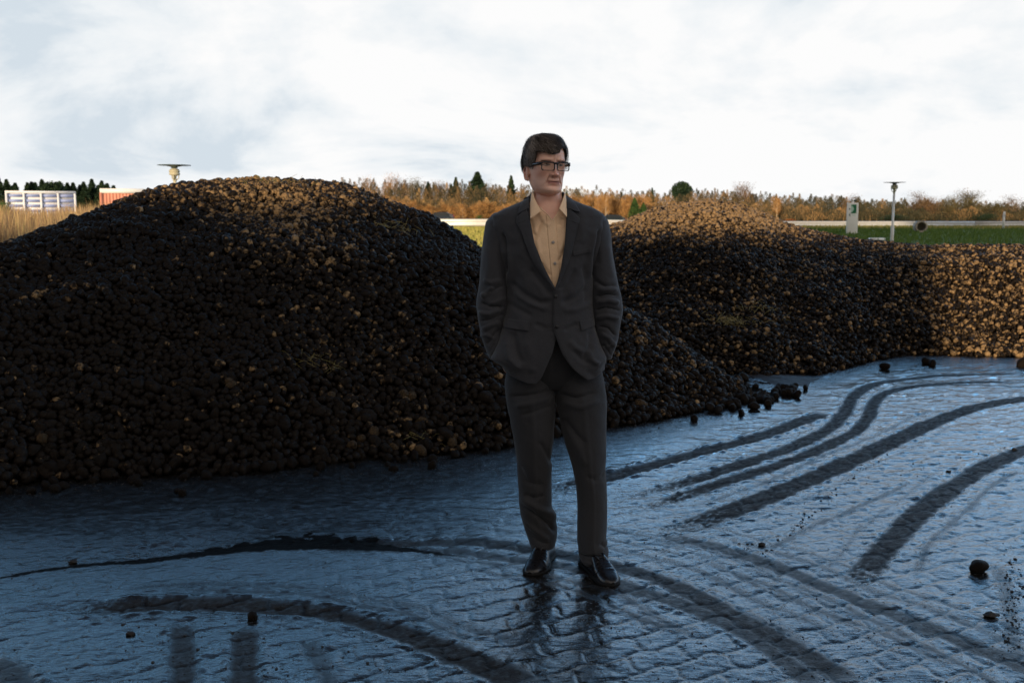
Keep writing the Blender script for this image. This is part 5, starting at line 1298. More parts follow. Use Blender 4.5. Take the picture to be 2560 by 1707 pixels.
# ---- trousers
def leg(rows, creases, seed):
    P, A, B = path_uv(rows); A = [a * (.975 - .055 * i / len(A)) for i, a in enumerate(A)]
    def disp(X, Y, Z, t, th):
        d = .0022 * fbm(X * 10, Z * 6, Y * 8, oct=3, seed=seed); fr = Y < MY + .05
        for pts, w_, dep in creases: d = d + np.where(fr, seg_crease(X, Z, pts, w_, dep * 1.7), 0)
        d = d + .0035 * fbm(X * 16 + Z * 6, Z * 9, oct=2, seed=seed + 3) * sstep(.2, .9, np.abs(fbm(X * 3, Z * 3, oct=2, seed=seed + 5)) * 2)
        d = d + .004 * np.exp(-((np.cos(th - 1.5 * np.pi) - 1) / .004) ** 2) * sstep(.1, .3, t) * sstep(.95, .8, t)   # pressed crease
        return d
    return tube_np(P, A, B, 84, 240, disp)
def trousers():
    V1, F1 = leg([(830,1168,1262,.01,.085),(862,1162,1268,.01,.090),(885,1159,1272,.008,.098),(920,1163,1275,.008,.100),(960,1172,1274,.010,.096),(1000,1178,1271,.014,.090),(1040,1184,1267,.02,.084),(1080,1187,1268,.03,.080),(1120,1190,1269,.042,.078),(1160,1191,1268,.055,.078),(1200,1201,1278,.066,.078),(1225,1209,1281,.07,.082),(1250,1218,1276,.07,.088)],
     [([(1170,905),(1220,898),(1272,890)], .010, -.006), ([(1180,925),(1225,915),(1270,905)], .011, .005), ([(1195,945),(1235,932),(1270,925)], .010, -.004), ([(1235,1000),(1255,1040),(1268,1070)], .010, -.005), ([(1190,1060),(1210,1100),(1255,1110)], .012, -.004), ([(1205,1130),(1225,1138),(1250,1132)], .009, -.006),
      ([(1190,1158),(1225,1172),(1262,1205),(1278,1232)], .009, -.010), ([(1193,1140),(1228,1155),(1262,1180),(1279,1205)], .012, .008), ([(1202,1195),(1230,1215),(1262,1240)], .010, .006), ([(1210,1222),(1235,1240),(1262,1248)], .008, -.004)], 61)
    V2, F2 = leg([(830,1278,1378,.01,.085),(862,1276,1384,.01,.090),(885,1274,1388,.008,.098),(920,1278,1392,.004,.102),(960,1286,1394,-.004,.098),(1000,1295,1394,-.012,.092),(1040,1308,1392,-.020,.088),(1080,1317,1390,-.026,.084),(1120,1324,1393,-.032,.082),(1160,1326,1394,-.038,.080),(1200,1326,1393,-.044,.082),(1235,1326,1391,-.048,.084),(1256,1327,1398,-.05,.090),(1272,1328,1398,-.05,.090),(1286,1333,1391,-.05,.088)],
     [([(1278,898),(1320,905),(1370,892)], .010, -.006), ([(1282,915),(1330,925),(1375,910)], .011, .004), ([(1292,950),(1320,985),(1345,1010)], .012, -.005), ([(1300,970),(1325,1015),(1345,1060)], .012, .004), ([(1340,1075),(1362,1088),(1388,1078)], .012, -.004), ([(1370,1225),(1385,1238),(1396,1250)], .008, -.008), ([(1328,1256),(1360,1252),(1396,1246)], .007, -.010), ([(1330,1270),(1360,1268),(1392,1264)], .009, .006)], 62)
    # seat and hips closing the two legs
    rows = [(735,1180,1350,.0,.095),(780,1172,1364,.0,.100),(820,1168,1376,.002,.100),(845,1168,1380,.006,.094),(862,1174,1376,.010,.084),(874,1192,1358,.014,.070),(882,1221,1329,.018,.048),(886,1250,1296,.018,.03)]
    P, A, B = path_uv(rows); V3, F3 = tube_np(P, A, B, 84, 60, lambda X, Y, Z, t, th: .002 * fbm(X * 10, Z * 8, oct=2, seed=4) + np.where(Y < MY, seg_crease(X, Z, [(1271,800),(1272,850),(1272,890)], .006, -.006), 0))
    o = link('trousers', mesh_np('trousers', np.concatenate([V1, V2, V3]), np.concatenate([F1, F2 + len(V1), F3 + len(V1) + len(V2)])), M_trou, man)
    md = o.modifiers.new('t', 'SOLIDIFY'); md.thickness = .004; md.offset = -1
    return o
trousers()

# ---- shoes: cross-sections from heel to toe
def shoe(heel, yaw, name='shoe'):
    """heel: (x, y) of the heel back; yaw: heading angle of the toe from -Y towards +X"""
    r = empty('shoe', (heel[0], heel[1], yard_z(heel[0], heel[1])), yaw); r.parent = man
    # s along length (0 heel .. .31), half width, top height, side offset
    S = [(0, .022, .060, .0), (.012, .032, .078, 0), (.04, .037, .094, 0), (.08, .037, .105, 0), (.115, .037, .108, 0), (.145, .040, .098, .002), (.175, .045, .082, .004), (.205, .0485, .066, .005), (.235, .0485, .055, .004), (.262, .044, .047, .002), (.285, .035, .040, .0), (.300, .024, .032, -.002), (.308, .010, .024, -.003)]
    k = np.array(S); n, m = 60, 44; t = np.linspace(0, 1, n) ** .9; s = t * .308
    s = np.linspace(0, .308, n); s = .308 * (1 - (1 - np.linspace(0, 1, n)) ** 1.25)
    W = pchip(s, k[:, 0], k[:, 1]); H = pchip(s, k[:, 0], k[:, 2]); O = pchip(s, k[:, 0], k[:, 3])
    th = np.linspace(0, np.pi, m)[None, :]
    ex = .62
    X = O[:, None] + W[:, None] * np.sign(np.cos(th)) * np.abs(np.cos(th)) ** ex; Z = .016 + (H[:, None] - .016) * np.abs(np.sin(th)) ** .85
    # instep ridge
    Yl = -s[:, None] + 0 * X
    puff = .0025 * np.exp(-((s[:, None] - .232) / .006) ** 2) - .0022 * np.exp(-((s[:, None] - .222) / .003) ** 2)
    wr = .0016 * np.sin(s[:, None] * 420) * np.exp(-((s[:, None] - .195) / .020) ** 2)
    Z = Z + (puff + wr) * np.sin(th) ** .5
    V = np.stack([X, Yl, Z], -1).reshape(-1, 3); i = np.arange(n - 1)[:, None] * m + np.arange(m - 1)[None, :]
    F = np.stack([i, i + m, i + m + 1, i + 1], -1).reshape(-1, 4)
    link('upper', mesh_np('upper', V, F), M_leather, r)
    # sole
    mb = MB(); tt = np.linspace(0, 2 * np.pi, 90, endpoint=False)
    out = []
    for a in tt:
        c = .154 - .158 * math.cos(a); c = min(max(c, -.003), .312); w_ = float(pchip(np.array([min(max(c, 0), .308)]), k[:, 0], k[:, 1])[0]) + .005; o_ = float(pchip(np.array([min(max(c, 0), .308)]), k[:, 0], k[:, 3])[0])
        out.append((o_ + w_ * (1 if math.sin(a) >= 0 else -1) * min(1, abs(math.sin(a)) * 3.2) ** .6, -c))
    nn = len(out); V = [(x, y, .018) for x, y in out] + [(x, y, .004 + (.006 if -.10 > y > -.17 else 0)) for x, y in out] + [(0, -.15, .018), (0, -.15, .004)]
    F = [(i, (i + 1) % nn, nn + (i + 1) % nn, nn + i) for i in range(nn)]; F3 = [(2 * nn, (i + 1) % nn, i) for i in range(nn)] + [(2 * nn + 1, nn + i, nn + (i + 1) % nn) for i in range(nn)]
    mb.addm(V, F3, F); mb.build('sole', M_sole, r)
    mb = MB(); mb.box((0, -.035, .004), (.066, .068, .012)); mb.build('heel', M_sole, r)
    mb = MB()
    for q in range(5):
        s0 = .118 + q * .013; hz = float(pchip(np.array([s0]), k[:, 0], k[:, 2])[0])
        mb.tube([(-.020, -s0, hz - .010), (-.008, -s0 - .004, hz + .0015), (.008, -s0, hz + .0015), (.020, -s0 - .004, hz - .010)], .0020, 6)
    mb.tube([(0, -.12, .110), (.018, -.135, .106), (.030, -.150, .088)], .0020, 6); mb.tube([(0, -.12, .110), (-.020, -.132, .106), (-.028, -.150, .088)], .0020, 6)
    for sx_ in (-1, 1):
        mb.tube([(sx_ * .012, -.185, .082), (sx_ * .018, -.16, .092), (sx_ * .016, -.13, .104), (sx_ * .014, -.112, .109)], .0026, 6)
    mb.build('laces', M_leather, r, True)
    return r
for (tu, tv), (hu, hv) in (((1219, 1322), (1256, 1276)), ((1408, 1349), (1356, 1304))):
    t_, h_ = gp(tu, tv), gp(hu, hv); dx, dy = t_.x - h_.x, h_.y - t_.y; yw = math.atan2(dx, dy); shoe((t_.x - .303 * math.sin(yw), t_.y + .303 * math.cos(yw)), yw)
# ------------------------------------------------------------------ head, neck, body and hands as one surface
HS = 549.0; HU, HV = 1251.5, 381.0; HYAW = R_(22); HROLL = R_(-1.0)
HX, HZ = mp(HU, HV); HY = MY + .005
def hz(v): return (HV - v) / HS
HROWS = [(449,-.080,-.045,.012,2.0),(447,-.090,-.02,.026,2.1),(443,-.099,.0,.042,2.3),(436,-.1035,.02,.0535,2.45),(428,-.0985,.035,.0600,2.5),(419,-.0985,.05,.0640,2.5),(409,-.0975,.066,.0665,2.45),(400,-.096,.078,.0690,2.65),(390,-.0945,.088,.0712,2.8),(380,-.0925,.094,.0725,2.85),(371,-.0985,.097,.0725,2.7),(360,-.1005,.099,.0722,2.35),(345,-.0935,.097,.0700,2.2),(332,-.077,.086,.0610,2.1),(322,-.050,.064,.0460,2.0),(316,-.024,.040,.0280,2.0),(313,-.002,.022,.010,2.0)]
HR = np.array(sorted([(hz(r[0]), r[1], r[2], r[3], r[4]) for r in HROWS]))
def gsn(d, s): return np.exp(-(d / s) ** 2)
def face_detail(x, z, front):
    """forward displacement of the face at local (x, z)"""
    v = HV - z * HS; ax = np.abs(x)
    namp = np.interp(v, [370, 376, 383, 390, 397, 402, 405.5, 408, 410], [.002, .006, .011, .017, .024, .0265, .021, .006, .0]); nsig = np.interp(v, [370, 385, 397, 404], [.0065, .0075, .0095, .0115])
    d = namp * gsn(x, nsig)
    d = d + .0105 * gsn(ax - .0145, .0062) * gsn(v - 402.5, 3.4)
    d = d - .0028 * gsn(ax - .0225, .0035) * gsn(v - 402, 4)
    d = d - .0145 * gsn(ax - .030, .0165) * gsn(v - 380.5, 6.2)
    d = d + .0050 * gsn(ax - .030, .020) * gsn(v - 369.5, 3.6) - .002 * gsn(x, .012) * gsn(v - 372, 4)
    d = d + .0085 * gsn(ax - .031, .0115) * gsn(v - 381.0, 4.6)           # lids over the eyeball
    d = d - .0032 * gsn(ax - .031, .0125) * gsn(v - 375.8, 1.4) - .0030 * gsn(ax - .030, .0135) * gsn(v - 387.6, 1.8) + .0018 * gsn(ax - .030, .013) * gsn(v - 390.2, 2.2)
    d = d + .0042 * gsn(ax - .047, .015) * gsn(v - 394, 8)
    d = d - .0040 * gsn(ax - .050, .016) * gsn(v - 415, 8)
    t = np.clip((v - 404) / 20, 0, 1); cx_ = .0205 + .0135 * t
    d = d - .0036 * gsn(ax - cx_, .0034) * sstep(401, 405, v) * sstep(428, 420, v) + .0022 * gsn(ax - cx_ - .007, .006) * sstep(401, 406, v) * sstep(428, 420, v)
    ml = sstep(.030, .024, ax)
    curve = 419.0 - 1.2 * gsn(ax - .026, .008)
    d = d + (.0024 * gsn(v - curve + 2.6, 2.2) * gsn(x, .020) + .0032 * gsn(v - curve - 3.4, 2.5) * gsn(x, .016) - .0046 * gsn(v - curve, .95)) * ml
    d = d - .0030 * gsn(ax - .029, .0035) * gsn(v - 419.5, 2.6)
    d = d - .0022 * gsn(x, .0035) * gsn(v - 411.5, 3.0) + .0012 * gsn(ax - .005, .002) * gsn(v - 412, 3)
    d = d - .0042 * gsn(x, .020) * gsn(v - 428.6, 2.6) + .0045 * gsn(x, .018) * gsn(v - 437, 5)
    for vv, a_ in ((356, .0007), (360.5, .0008), (365, .0007)): d = d - a_ * gsn(v - vv - 40 * ax * ax * 30, .8) * sstep(.045, .03, ax)
    d = d - .0016 * gsn(ax - .0045, .0016) * gsn(v - 370, 4)
    return d * front
def head_surface(nz_=210, nth=240, extra=None):
    z = np.linspace(HR[0, 0], HR[-1, 0], nz_); z = hz(449) + (hz(313) - hz(449)) * (.5 - .5 * np.cos(np.linspace(0, np.pi, nz_))) * .35 + .65 * (z - hz(449)); z = np.clip(z, HR[0, 0], HR[-1, 0])
    th = np.linspace(0, 2 * np.pi, nth, endpoint=False); TH, ZZ = np.meshgrid(th, z); c, s_ = np.cos(TH), np.sin(TH)
    yf = pchip(ZZ, HR[:, 0], HR[:, 1]); yb = pchip(ZZ, HR[:, 0], HR[:, 2]); w_ = pchip(ZZ, HR[:, 0], HR[:, 3]); ex = pchip(ZZ, HR[:, 0], HR[:, 4]); q = 2 / ex
    ymid = (yf + yb) * .5 * .35 + .0
    X = w_ * np.sign(s_) * np.abs(s_) ** q; Y = np.where(c >= 0, ymid + (yf - ymid) * np.abs(c) ** q, ymid + (yb - ymid) * np.abs(c) ** q)
    Y = Y - face_detail(X, ZZ, sstep(.15, .55, c)); X = X - .004 * np.sign(X) * gsn(np.abs(X) - .07, .012) * gsn(HV - ZZ * HS - 366, 12) * sstep(-.2, .4, c)
    return X, Y, ZZ
def to_world(P):
    P = np.asarray(P, float); ca, sa = math.cos(HYAW), math.sin(HYAW); cr, sr = math.cos(HROLL), math.sin(HROLL)
    x = P[..., 0] * ca - P[..., 1] * sa; y = P[..., 0] * sa + P[..., 1] * ca; z = P[..., 2]
    x, z = x * cr - z * sr, x * sr + z * cr
    return np.stack([x + HX, y + HY, z + HZ], -1)
def to_local(W):
    cr, sr = math.cos(-HROLL), math.sin(-HROLL); x, y, z = W[:, 0] - HX, W[:, 1] - HY, W[:, 2] - HZ
    x, z = x * cr - z * sr, x * sr + z * cr; ca, sa = math.cos(-HYAW), math.sin(-HYAW)
    return np.stack([x * ca - y * sa, x * sa + y * ca, z], -1)
def grid_closed(X, Y, Z):
    nz_, nt_ = X.shape; V = np.stack([X, Y, Z], -1).reshape(-1, 3); i = np.arange(nz_ - 1)[:, None] * nt_ + np.arange(nt_)[None]; j = np.arange(nz_ - 1)[:, None] * nt_ + (np.arange(nt_)[None] + 1) % nt_
    F4 = np.stack([i, j, j + nt_, i + nt_], -1).reshape(-1, 4); c0, c1 = len(V), len(V) + 1
    V = np.concatenate([V, [V[:nt_].mean(0), V[-nt_:].mean(0)]]); k = np.arange(nt_)
    F3 = np.concatenate([np.stack([np.full(nt_, c0), (k + 1) % nt_, k], 1), np.stack([np.full(nt_, c1), (nz_ - 1) * nt_ + k, (nz_ - 1) * nt_ + (k + 1) % nt_], 1)])
    return V, F3, F4
def body():
    mb = MB(); X, Y, Z = head_surface(); V, F3, F4 = grid_closed(X, Y, Z); mb.addm(to_world(V), F3, F4)
    # ears: a bowl with a rolled rim
    for s_ in (-1, 1):
        loop = []
        for k in range(22):
            a = 2 * math.pi * k / 22; rz = .0295 if math.sin(a) > 0 else .0255; ry = .0150 if math.sin(a) > 0 else .0105
            loop.append((s_ * (.0765 + .0065 * (-math.cos(a) * -1 if False else (math.cos(a) * .5 + .5))), .012 + ry * math.cos(a) + .12 * (rz * math.sin(a)), hz(400) + rz * math.sin(a)))
        loop.append(loop[0]); mb2 = MB(); mb2.tube([tuple(p) for p in loop], .0034, 8, False); mb.addm(to_world(mb2.v[0]), [], np.concatenate(mb2.f4))
        U, Fi = ICO[3]; mb.addm(to_world(U * np.array([.0045, .0150, .030]) + np.array([s_ * .0755, .010, hz(399.5)])), Fi, [])
        mb.addm(to_world(U * np.array([.0045, .0065, .0075]) + np.array([s_ * .0750, .003, hz(413)])), Fi, [])
        mb.addm(to_world(U * np.array([.0045, .0040, .0060]) + np.array([s_ * .0745, -.004, hz(400)])), Fi, [])
    # neck, torso, limbs
    def ell(rows, n=60, m=80):
        P = [r[0] for r in rows]; A = [r[1] for r in rows]; B = [r[2] for r in rows]
        V, F = tube_np(P, A, B, n, m); X = V.reshape(m, n, 3); v2, f3, f4 = grid_closed(X[..., 0], X[..., 1], X[..., 2]); mb.addm(v2, f3, f4)
    def c(u, v, dy, a, b): x, z = mp(u, v, MY + dy); return ((x, MY + dy, z), a, b)
    ell([c(1256, 415, .035, .050, .055), c(1258, 435, .028, .056, .058), c(1259, 452, .020, .059, .060), c(1260, 470, .012, .066, .062), c(1260, 490, .006, .105, .070), c(1260, 510, .006, .150, .082), c(1260, 560, .01, .160, .098), c(1260, 640, .01, .145, .095), c(1265, 730, .01, .150, .092), c(1268, 800, .025, .150, .070), c(1268, 838, .035, .135, .048), c(1268, 850, .04, .10, .025)])
    for (pts) in ([(1160,510,.025,.045),(1146,600,.02,.042),(1134,690,.0,.036),(1134,750,-.01,.030),(1142,785,-.018,.022),(1156,800,-.028,.016)], [(1362,510,.025,.045),(1378,600,.02,.042),(1390,690,.0,.036),(1390,750,-.01,.030),(1388,785,-.018,.022),(1379,800,-.028,.016)]):
        ell([c(u, v, dy, r, r) for u, v, dy, r in pts], 28, 60)
    for pts in ([(1215,850,.03,.055),(1222,960,.01,.065),(1228,1070,.03,.048),(1232,1150,.055,.045),(1248,1240,.075,.034),(1250,1272,.08,.036)], [(1325,850,.03,.055),(1338,960,.0,.065),(1355,1070,-.02,.048),(1360,1150,-.03,.045),(1362,1260,-.045,.034),(1362,1296,-.05,.036)]):
        ell([c(u, v, dy, r, r) for u, v, dy, r in pts], 28, 60)
    # hands inside the pockets: palm, four curled fingers, thumb
    for (u, sx_) in ((1157, 1), (1378, -1)):
        p0 = Vector(c(u, 800, -.030, 0, 0)[0]); U, Fi = ICO[3]; R = np.array([.012, .036, .042]); mb.addm(U * R + np.array([p0.x, p0.y, p0.z - .028]), Fi, [])
        for f in range(4):
            by = p0.y + (f - 1.5) * .0172; L_ = (.050, .060, .057, .045)[f]
            mb.tube([(p0.x, by, p0.z - .050), (p0.x + sx_ * .003, by, p0.z - .056 - L_ * .35), (p0.x + sx_ * .009, by, p0.z - .056 - L_ * .6), (p0.x + sx_ * .016, by, p0.z - .056 - L_ * .75)], [.0095, .0088, .0080, .0062], 10)
        mb.tube([(p0.x + sx_ * .004, p0.y - .030, p0.z - .010), (p0.x + sx_ * .008, p0.y - .050, p0.z - .030), (p0.x + sx_ * .012, p0.y - .058, p0.z - .055)], [.012, .0105, .0075], 10)
    me = mesh_np('tmp', np.concatenate(mb.v), [np.concatenate(mb.f3), np.concatenate(mb.f4)]); o = link('tmp', me)
    m = o.modifiers.new('r', 'REMESH'); m.mode = 'VOXEL'; m.voxel_size = .0021
    sm = o.modifiers.new('s', 'SMOOTH'); sm.factor = .5; sm.iterations = 1
    dg = bpy.context.evaluated_depsgraph_get(); dg.update(); me2 = bpy.data.meshes.new_from_object(o.evaluated_get(dg)); bpy.data.objects.remove(o)
    n = len(me2.vertices); W = np.zeros(n * 3, np.float32); me2.vertices.foreach_get('co', W); W = W.reshape(-1, 3).astype(float); Lc = to_local(W)
    x, y, z = Lc.T; v = HV - z * HS; ax = np.abs(x); fr = sstep(-.02, -.06, y)
    base = np.array([.93, .55, .41])[None] * np.ones((n, 1))
    def tint(mask, colr): 
        nonlocal base; mask = np.clip(mask, 0, 1)[:, None]; base = base * (1 - mask) + np.array(colr)[None] * mask
    tint(.55 * gsn(ax - .045, .022) * gsn(v - 398, 10) * fr, (.74, .33, .25)); tint(.65 * gsn(x, .016) * gsn(v - 400, 7) * fr, (.72, .30, .23)); tint(.7 * sstep(.073, .080, ax) * gsn(v - 400, 17), (.58, .22, .15))
    tint(.45 * gsn(v - 409, 2.5) * gsn(x, .02) * fr, (.30, .15, .12)); tint(.40 * sstep(404, 414, v) * sstep(452, 440, v) * fr * sstep(.5, .9, 1 - .3 * gsn(x, .02)), (.62, .42, .34))  # first tint puts the shade under the nose into the colour
    tint(.85 * sstep(.029, .024, ax) * gsn(v - 419.5, 5.0) * fr * sstep(7.5, 4.5, np.abs(v - 419.5)), (.36, .085, .07))
    tint(.95 * gsn(v - 419.2, 1.5) * sstep(.028, .024, ax) * fr, (.10, .035, .03))  # shade in the parting of the lips put into the colour
    tint(.55 * gsn(ax - .030, .015) * gsn(v - 381, 6.0) * fr, (.30, .15, .11)); tint(.75 * gsn(ax - .0105, .0035) * gsn(v - 406.5, 1.7) * fr, (.08, .03, .025))  # second tint paints the nostril shade
    brow = gsn(v - (373.5 - 60 * (ax - .03)), 2.0) * sstep(.010, .016, ax) * sstep(.055, .045, ax) * fr; tint(.6 * brow, (.035, .022, .018))
    tint(.8 * gsn(ax - (.0205 + .0135 * np.clip((v - 404) / 20, 0, 1)), .003) * sstep(402, 406, v) * sstep(426, 420, v) * fr, (.33, .14, .10))  # shade of the nose-to-mouth folds painted into the skin
    at_ = me2.attributes.new('skin', 'FLOAT_VECTOR', 'POINT'); at_.data.foreach_set('vector', base.astype(np.float32).ravel())
    m = NT('skin'); tcn = m.n('ShaderNodeTexCoord').outputs['Object']; a = m.attr('skin').outputs['Vector']
    cc = m.mix(m.math('MULTIPLY', m.noise(70, 5, .65, tcn).outputs['Fac'], .28), a, (.64, .31, .23))
    cc = m.mix(m.ramp(m.noise(260, 3, .6, tcn).outputs['Fac'], [(.55, 0), (.75, .18)]), cc, (.26, .12, .09))
    m.set(Base_Color=cc, Roughness=.48, Normal=m.bump(m.noise(420, 4, .6, tcn).outputs['Fac'], .35, .0012)); m.b.inputs['Subsurface Weight'].default_value = .12; m.b.inputs['Subsurface Radius'].default_value = (.010, .004, .002); m.b.inputs['Specular IOR Level'].default_value = .45
    return link('body', me2, m.m, man)
body_o = body()
# eyes
def face_y(x, z):
    x = np.asarray(x, float); z = np.asarray(z, float)
    yf = pchip(z, HR[:, 0], HR[:, 1]); yb = pchip(z, HR[:, 0], HR[:, 2]); w_ = pchip(z, HR[:, 0], HR[:, 3]); ex = pchip(z, HR[:, 0], HR[:, 4]); ym = (yf + yb) * .175
    s_ = np.clip(np.abs(x) / w_, 0, 1) ** (ex / 2); c = np.sqrt(1 - s_ * s_)
    return ym + (yf - ym) * np.abs(c) ** (2 / ex) - face_detail(x, z, sstep(.15, .55, c))
def eyes():
    white = simple('eye_white', (.34, .25, .21), .15, .08); iris = simple('eye_iris', (.015, .012, .010), .08, .2); lash = simple('lash_line', (.02, .012, .010), .6)
    for s_ in (-1, 1):
        cx_ = s_ * .0305; cz = hz(381.6); n = 28; hw = .0150; V = [(cx_, float(face_y(cx_, cz)) - .0024, cz)]; rings = 5
        for r_ in range(1, rings + 1):
            q = r_ / rings
            for k in range(n):
                a = 2 * math.pi * k / n; x = hw * math.cos(a); up = .0054 if math.sin(a) > 0 else .0036; z = up * math.sin(a) * (1 - .25 * abs(math.cos(a)))
                x, z = x * q, z * q; V.append((cx_ + x, float(face_y(cx_ + x, cz + z)) - .0004 - .0020 * (1 - q * q), cz + z - .02 * abs(x)))
        F = [(0, 1 + k, 1 + (k + 1) % n) for k in range(n)]; F4 = [(1 + (r_ - 1) * n + k, 1 + r_ * n + k, 1 + r_ * n + (k + 1) % n, 1 + (r_ - 1) * n + (k + 1) % n) for r_ in range(1, rings) for k in range(n)]
        me = mesh_np('eye', to_world(V), [np.array(F), np.array(F4)]); e = link('eye', me, [white, iris], man)
        V = np.array(V); mi = []
        for f in F + F4: c_ = V[list(f)].mean(0); mi.append(1 if math.hypot(c_[0] - cx_ - .0026, (c_[2] - cz)) < .0066 else 0)
        e.data.polygons.foreach_set('material_index', np.array(mi, np.int32))
        mb = MB(); P = []
        for k in range(13):
            a = math.pi * k / 12; x = hw * 1.05 * math.cos(a); z = .0060 * math.sin(a) * (1 - .25 * abs(math.cos(a))); P.append(tuple(to_world((cx_ + x, float(face_y(cx_ + x, cz + z)) - .0010, cz + z - .02 * abs(x)))))
        mb.tube(P, .0012, 5); mb.build('upper_lid_line', lash, e, True)
        mb = MB(); P = []          # eyebrow hairs as one ridge
        g = np.random.default_rng(4)
        for k in range(60):
            x = s_ * (.014 + .038 * g.random()); zc = hz(374.0 - 40 * (abs(x) - .03)) + g.normal(0, .0012); y = float(face_y(x, zc)) - .0004; l = .006
            mb.tube([tuple(to_world((x, y, zc))), tuple(to_world((x + s_ * l * .8, y - .0014 + .15 * l, zc + l * .35)))], .00035, 3, False)
        mb.build('eyebrow', M_brow, man, False)
M_brow = simple('brow_hair', (.03, .022, .018), .7)
eyes()
# hair
M_hair = NT('dark_hair'); M_hair.set(Base_Color=M_hair.ramp(M_hair.attr('tone').outputs['Fac'], [(0, (.014, .010, .008)), (.45, (.065, .047, .036)), (1, (.34, .28, .235))]), Roughness=.62); M_hair.b.inputs['Specular IOR Level'].default_value = .25; M_hair = M_hair.m
def hairline(phi):
    """lowest v of the hair; phi 0 = front, + towards his left (+x), in radians"""
    p = np.degrees((phi + np.pi) % (2 * np.pi) - np.pi)
    return np.interp(p, [-180, -140, -112, -100, -88, -76, -66, -58, -52, -38, -24, -12, 0, 6, 13, 20, 30, 45, 56, 64, 74, 84, 100, 112, 140, 180], [420, 414, 398, 386, 380, 388, 380, 358, 349, 347, 352, 351, 353, 352, 342, 337, 338, 348, 366, 380, 388, 380, 386, 398, 414, 420])
def ragged(p): return hairline(p) + 2.6 * vnoise(p * 14, p * 0, seed=3) + 1.6 * vnoise(p * 37, p * 0, seed=4)
def skull_pt(phi, v, off):
    z = hz(v); zc = np.clip(z, HR[0, 0], HR[-1, 0]); c, s_ = np.cos(phi), np.sin(phi)
    yf = pchip(zc, HR[:, 0], HR[:, 1]); yb = pchip(zc, HR[:, 0], HR[:, 2]); w_ = pchip(zc, HR[:, 0], HR[:, 3]); ex = pchip(zc, HR[:, 0], HR[:, 4]); q = 2 / ex; ym = (yf + yb) * .175
    X = (w_ + off) * np.sign(s_) * np.abs(s_) ** q; Y = ym + np.where(c >= 0, (yf - off - ym), (yb + off - ym)) * np.abs(c) ** q
    return X, Y, z
def hair():
    nphi, nv = 180, 60; phi = np.linspace(-np.pi, np.pi, nphi, endpoint=False); t = np.linspace(0, 1, nv); T, P = np.meshgrid(t, phi, indexing='ij')
    v = (ragged(P) - 3) * (1 - T) + 313.0 * T
    off = .003 + .0065 * sstep(0, .4, T) + .0035 * fbm(P * 5, T * 3, oct=3, seed=8) * sstep(0, .2, T)
    side = sstep(.9, .2, np.abs(np.cos(P))); off = off - .003 * side
    X, Y, Z = skull_pt(P, v, off); Z = Z + .009 * sstep(.35, 1, T)
    ridg = .0016 * np.sin(P * 46 + 3 * fbm(P * 3, T * 4, oct=2, seed=2)); Y = Y + ridg * np.cos(P); X = X + ridg * np.sin(P)
    V, F3, F4 = grid_closed(X, Y, Z); parts = [to_world(V)]; fs3 = [F3]; fs4 = [F4]; tone = [np.full(len(V), .25)]; n0 = len(V)
    g = np.random.default_rng(12); N = 9000; k = 6
    ph = g.uniform(-np.pi, np.pi, N); u = g.random(N) ** .75; v0 = hairline(ph) * (1 - u) + 314 * u
    Pn = np.zeros((N, k, 3)); L_ = g.uniform(.022, .050, N)
    p_phi = ph.copy(); p_v = v0.copy(); top = sstep(352, 322, v0)
    lift = g.random(N)
    for j in range(k):
        q = j / (k - 1); off = .003 + .0062 * sstep(0, .3, u) + .0105 * lift ** 1.5 * math.sin(math.pi * min(q * .62 + .12, 1)) 
        x, y, z = skull_pt(p_phi, np.maximum(p_v, 313.5), off); z = z + .009 * sstep(345, 316, p_v) + .0025 * lift + .0035 * (lift > .985)
        Pn[:, j] = np.stack([x, y, z], 1)
        # sideways sweep over the top towards his left front; downwards on the sides and back
        step = L_ / (k - 1); dv = step * HS * (1 - .55 * top); r_ = np.maximum(np.hypot(x, y), .02)
        sgn = np.where(np.abs(p_phi) < 1.25, 1.0, 0.0)
        p_v = p_v + dv * np.where(np.abs(ph) < 1.2, .75, 1.0); p_phi = p_phi + sgn * step / r_ * (.75 + .4 * g.normal(0, 1, N) * .4) + g.normal(0, .045, N)
        lim = ragged(p_phi) + np.where((ph > -1.0) & (ph < .25), 2 + 5 * lift, 1.5 + 2 * lift); p_v = np.minimum(p_v, lim)
    T3 = Pn[:, 1:] - Pn[:, :-1]; T3 = np.concatenate([T3, T3[:, -1:]], 1); nrm = Pn - np.array([0, 0, 0]); nrm /= np.linalg.norm(nrm, axis=2)[:, :, None]
    S_ = np.cross(T3, nrm); S_ /= (np.linalg.norm(S_, axis=2)[:, :, None] + 1e-9); wd = (.00062 * np.array([.7, 1, 1, .9, .6, .15]))[None, :, None] * g.uniform(.6, 1.4, N)[:, None, None]
    A = Pn + S_ * wd; B = Pn - S_ * wd; VV = np.stack([A, B], 2).reshape(-1, 3); b = (np.arange(N) * 2 * k)[:, None] + (np.arange(k - 1) * 2)[None]
    F = np.stack([b, b + 1, b + 3, b + 2], -1).reshape(-1, 4); parts.append(to_world(VV)); fs4.append(F + n0)
    tn = np.clip(.38 + .20 * g.normal(size=N) + .25 * vnoise(ph * 9, v0 * .08, seed=6) + .3 * (np.abs(np.abs(ph) - 1.5) < .35), 0, 1); tone.append(np.repeat(tn, 2 * k))
    me = mesh_np('hair', np.concatenate(parts), [np.concatenate(fs3), np.concatenate(fs4)], {'tone': np.concatenate(tone)}); o = link('hair', me, M_hair, man); o['label'] = 'short dark brown hair greying at the temples'
hair()
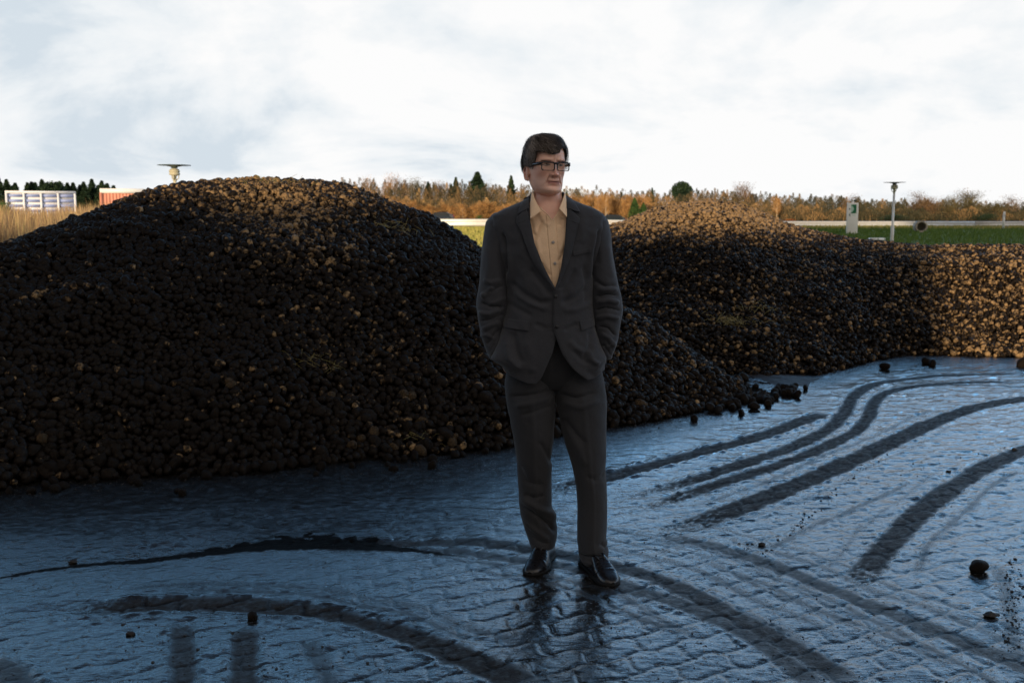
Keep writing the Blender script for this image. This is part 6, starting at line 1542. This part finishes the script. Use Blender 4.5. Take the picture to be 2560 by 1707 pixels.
# glasses
def glasses():
    r = empty('glasses'); r.parent = man
    Yg = lambda x: -.1125 + 1.6 * x * x
    lens_m = NT('lens_glass'); lens_m.set(Base_Color=(.22, .11, .045), Roughness=.03, Alpha=.24); lens_m.b.inputs['Specular IOR Level'].default_value = .6; lens_m = lens_m.m
    def rr(cx, cz, w_, h_, rad, n=7):
        out = []
        for (sx_, sz, a0) in ((1, 1, 0), (-1, 1, 90), (-1, -1, 180), (1, -1, 270)):
            for i in range(n + 1):
                a = R_(a0 + 90 * i / n); out.append((cx + sx_ * (w_ / 2 - rad) + rad * math.cos(a), cz + sz * (h_ / 2 - rad) + rad * math.sin(a)))
        return out
    fr = MB()
    for s_ in (-1, 1):
        outer = rr(s_ * .0335, hz(384.6), .0580, .0365, .010); inner = rr(s_ * .0338, hz(385.4), .0515, .0290, .009); n = len(outer)
        V = [(x, Yg(x) - .0018, z) for x, z in outer] + [(x, Yg(x) - .0018, z) for x, z in inner] + [(x, Yg(x) + .0026, z) for x, z in outer] + [(x, Yg(x) + .0026, z) for x, z in inner]
        F = []
        for i in range(n):
            j = (i + 1) % n; F += [(i, j, n + j, n + i), (2 * n + i, 3 * n + i, 3 * n + j, 2 * n + j), (i, 2 * n + i, 2 * n + j, j), (n + i, n + j, 3 * n + j, 3 * n + i)]
        fr.add(V, F)
    q = [(-.008, hz(375.6)), (.008, hz(375.6)), (.009, hz(381.5)), (0, hz(380.0)), (-.009, hz(381.5))]; V = [(x, -.1145, z) for x, z in q] + [(x, -.1095, z) for x, z in q]
    fr.addm(V, [(0, 3, 1), (0, 4, 3), (1, 3, 2), (5, 6, 8), (5, 8, 9), (6, 7, 8)], [(i, (i + 1) % 5, 5 + (i + 1) % 5, 5 + i) for i in range(5)])
    fr.v = [to_world(v) for v in fr.v]; fr.build('frame', M_frame, r)
    for s_ in (-1, 1):
        inner = rr(s_ * .0340, hz(385.6), .0505, .0290, .009); V = [(s_ * .034, Yg(.034), hz(385.6))] + [(x, Yg(x) + .0004, z) for x, z in inner]; n = len(inner); mb = MB(); mb.add(to_world(V), [(0, 1 + i, 1 + (i + 1) % n) for i in range(n)]); mb.build('lens', lens_m, r)
        mb = MB(); P = [(.0615, -.1080, 378.5, .0064), (.0670, -.103, 378.8, .0066), (.0720, -.090, 379.4, .0064), (.0765, -.06, 380.0, .0050), (.0780, -.02, 381.0, .0036), (.0785, .008, 382.5, .0030), (.077, .022, 388, .0028)]; V = []; F = []
        for (x, y, v_, h_) in P:
            z = hz(v_); V += [(s_ * (x - .0014), y, z - h_), (s_ * (x + .0016), y, z - h_), (s_ * (x + .0016), y, z + h_), (s_ * (x - .0014), y, z + h_)]
        for i in range(len(P) - 1):
            for k in range(4): F.append((4 * i + k, 4 * i + (k + 1) % 4, 4 * i + 4 + (k + 1) % 4, 4 * i + 4 + k))
        F += [(0, 1, 2, 3), (4 * len(P) - 4, 4 * len(P) - 3, 4 * len(P) - 2, 4 * len(P) - 1)]; mb.add(to_world(V), F); mb.build('temple', M_frame, r)
glasses()
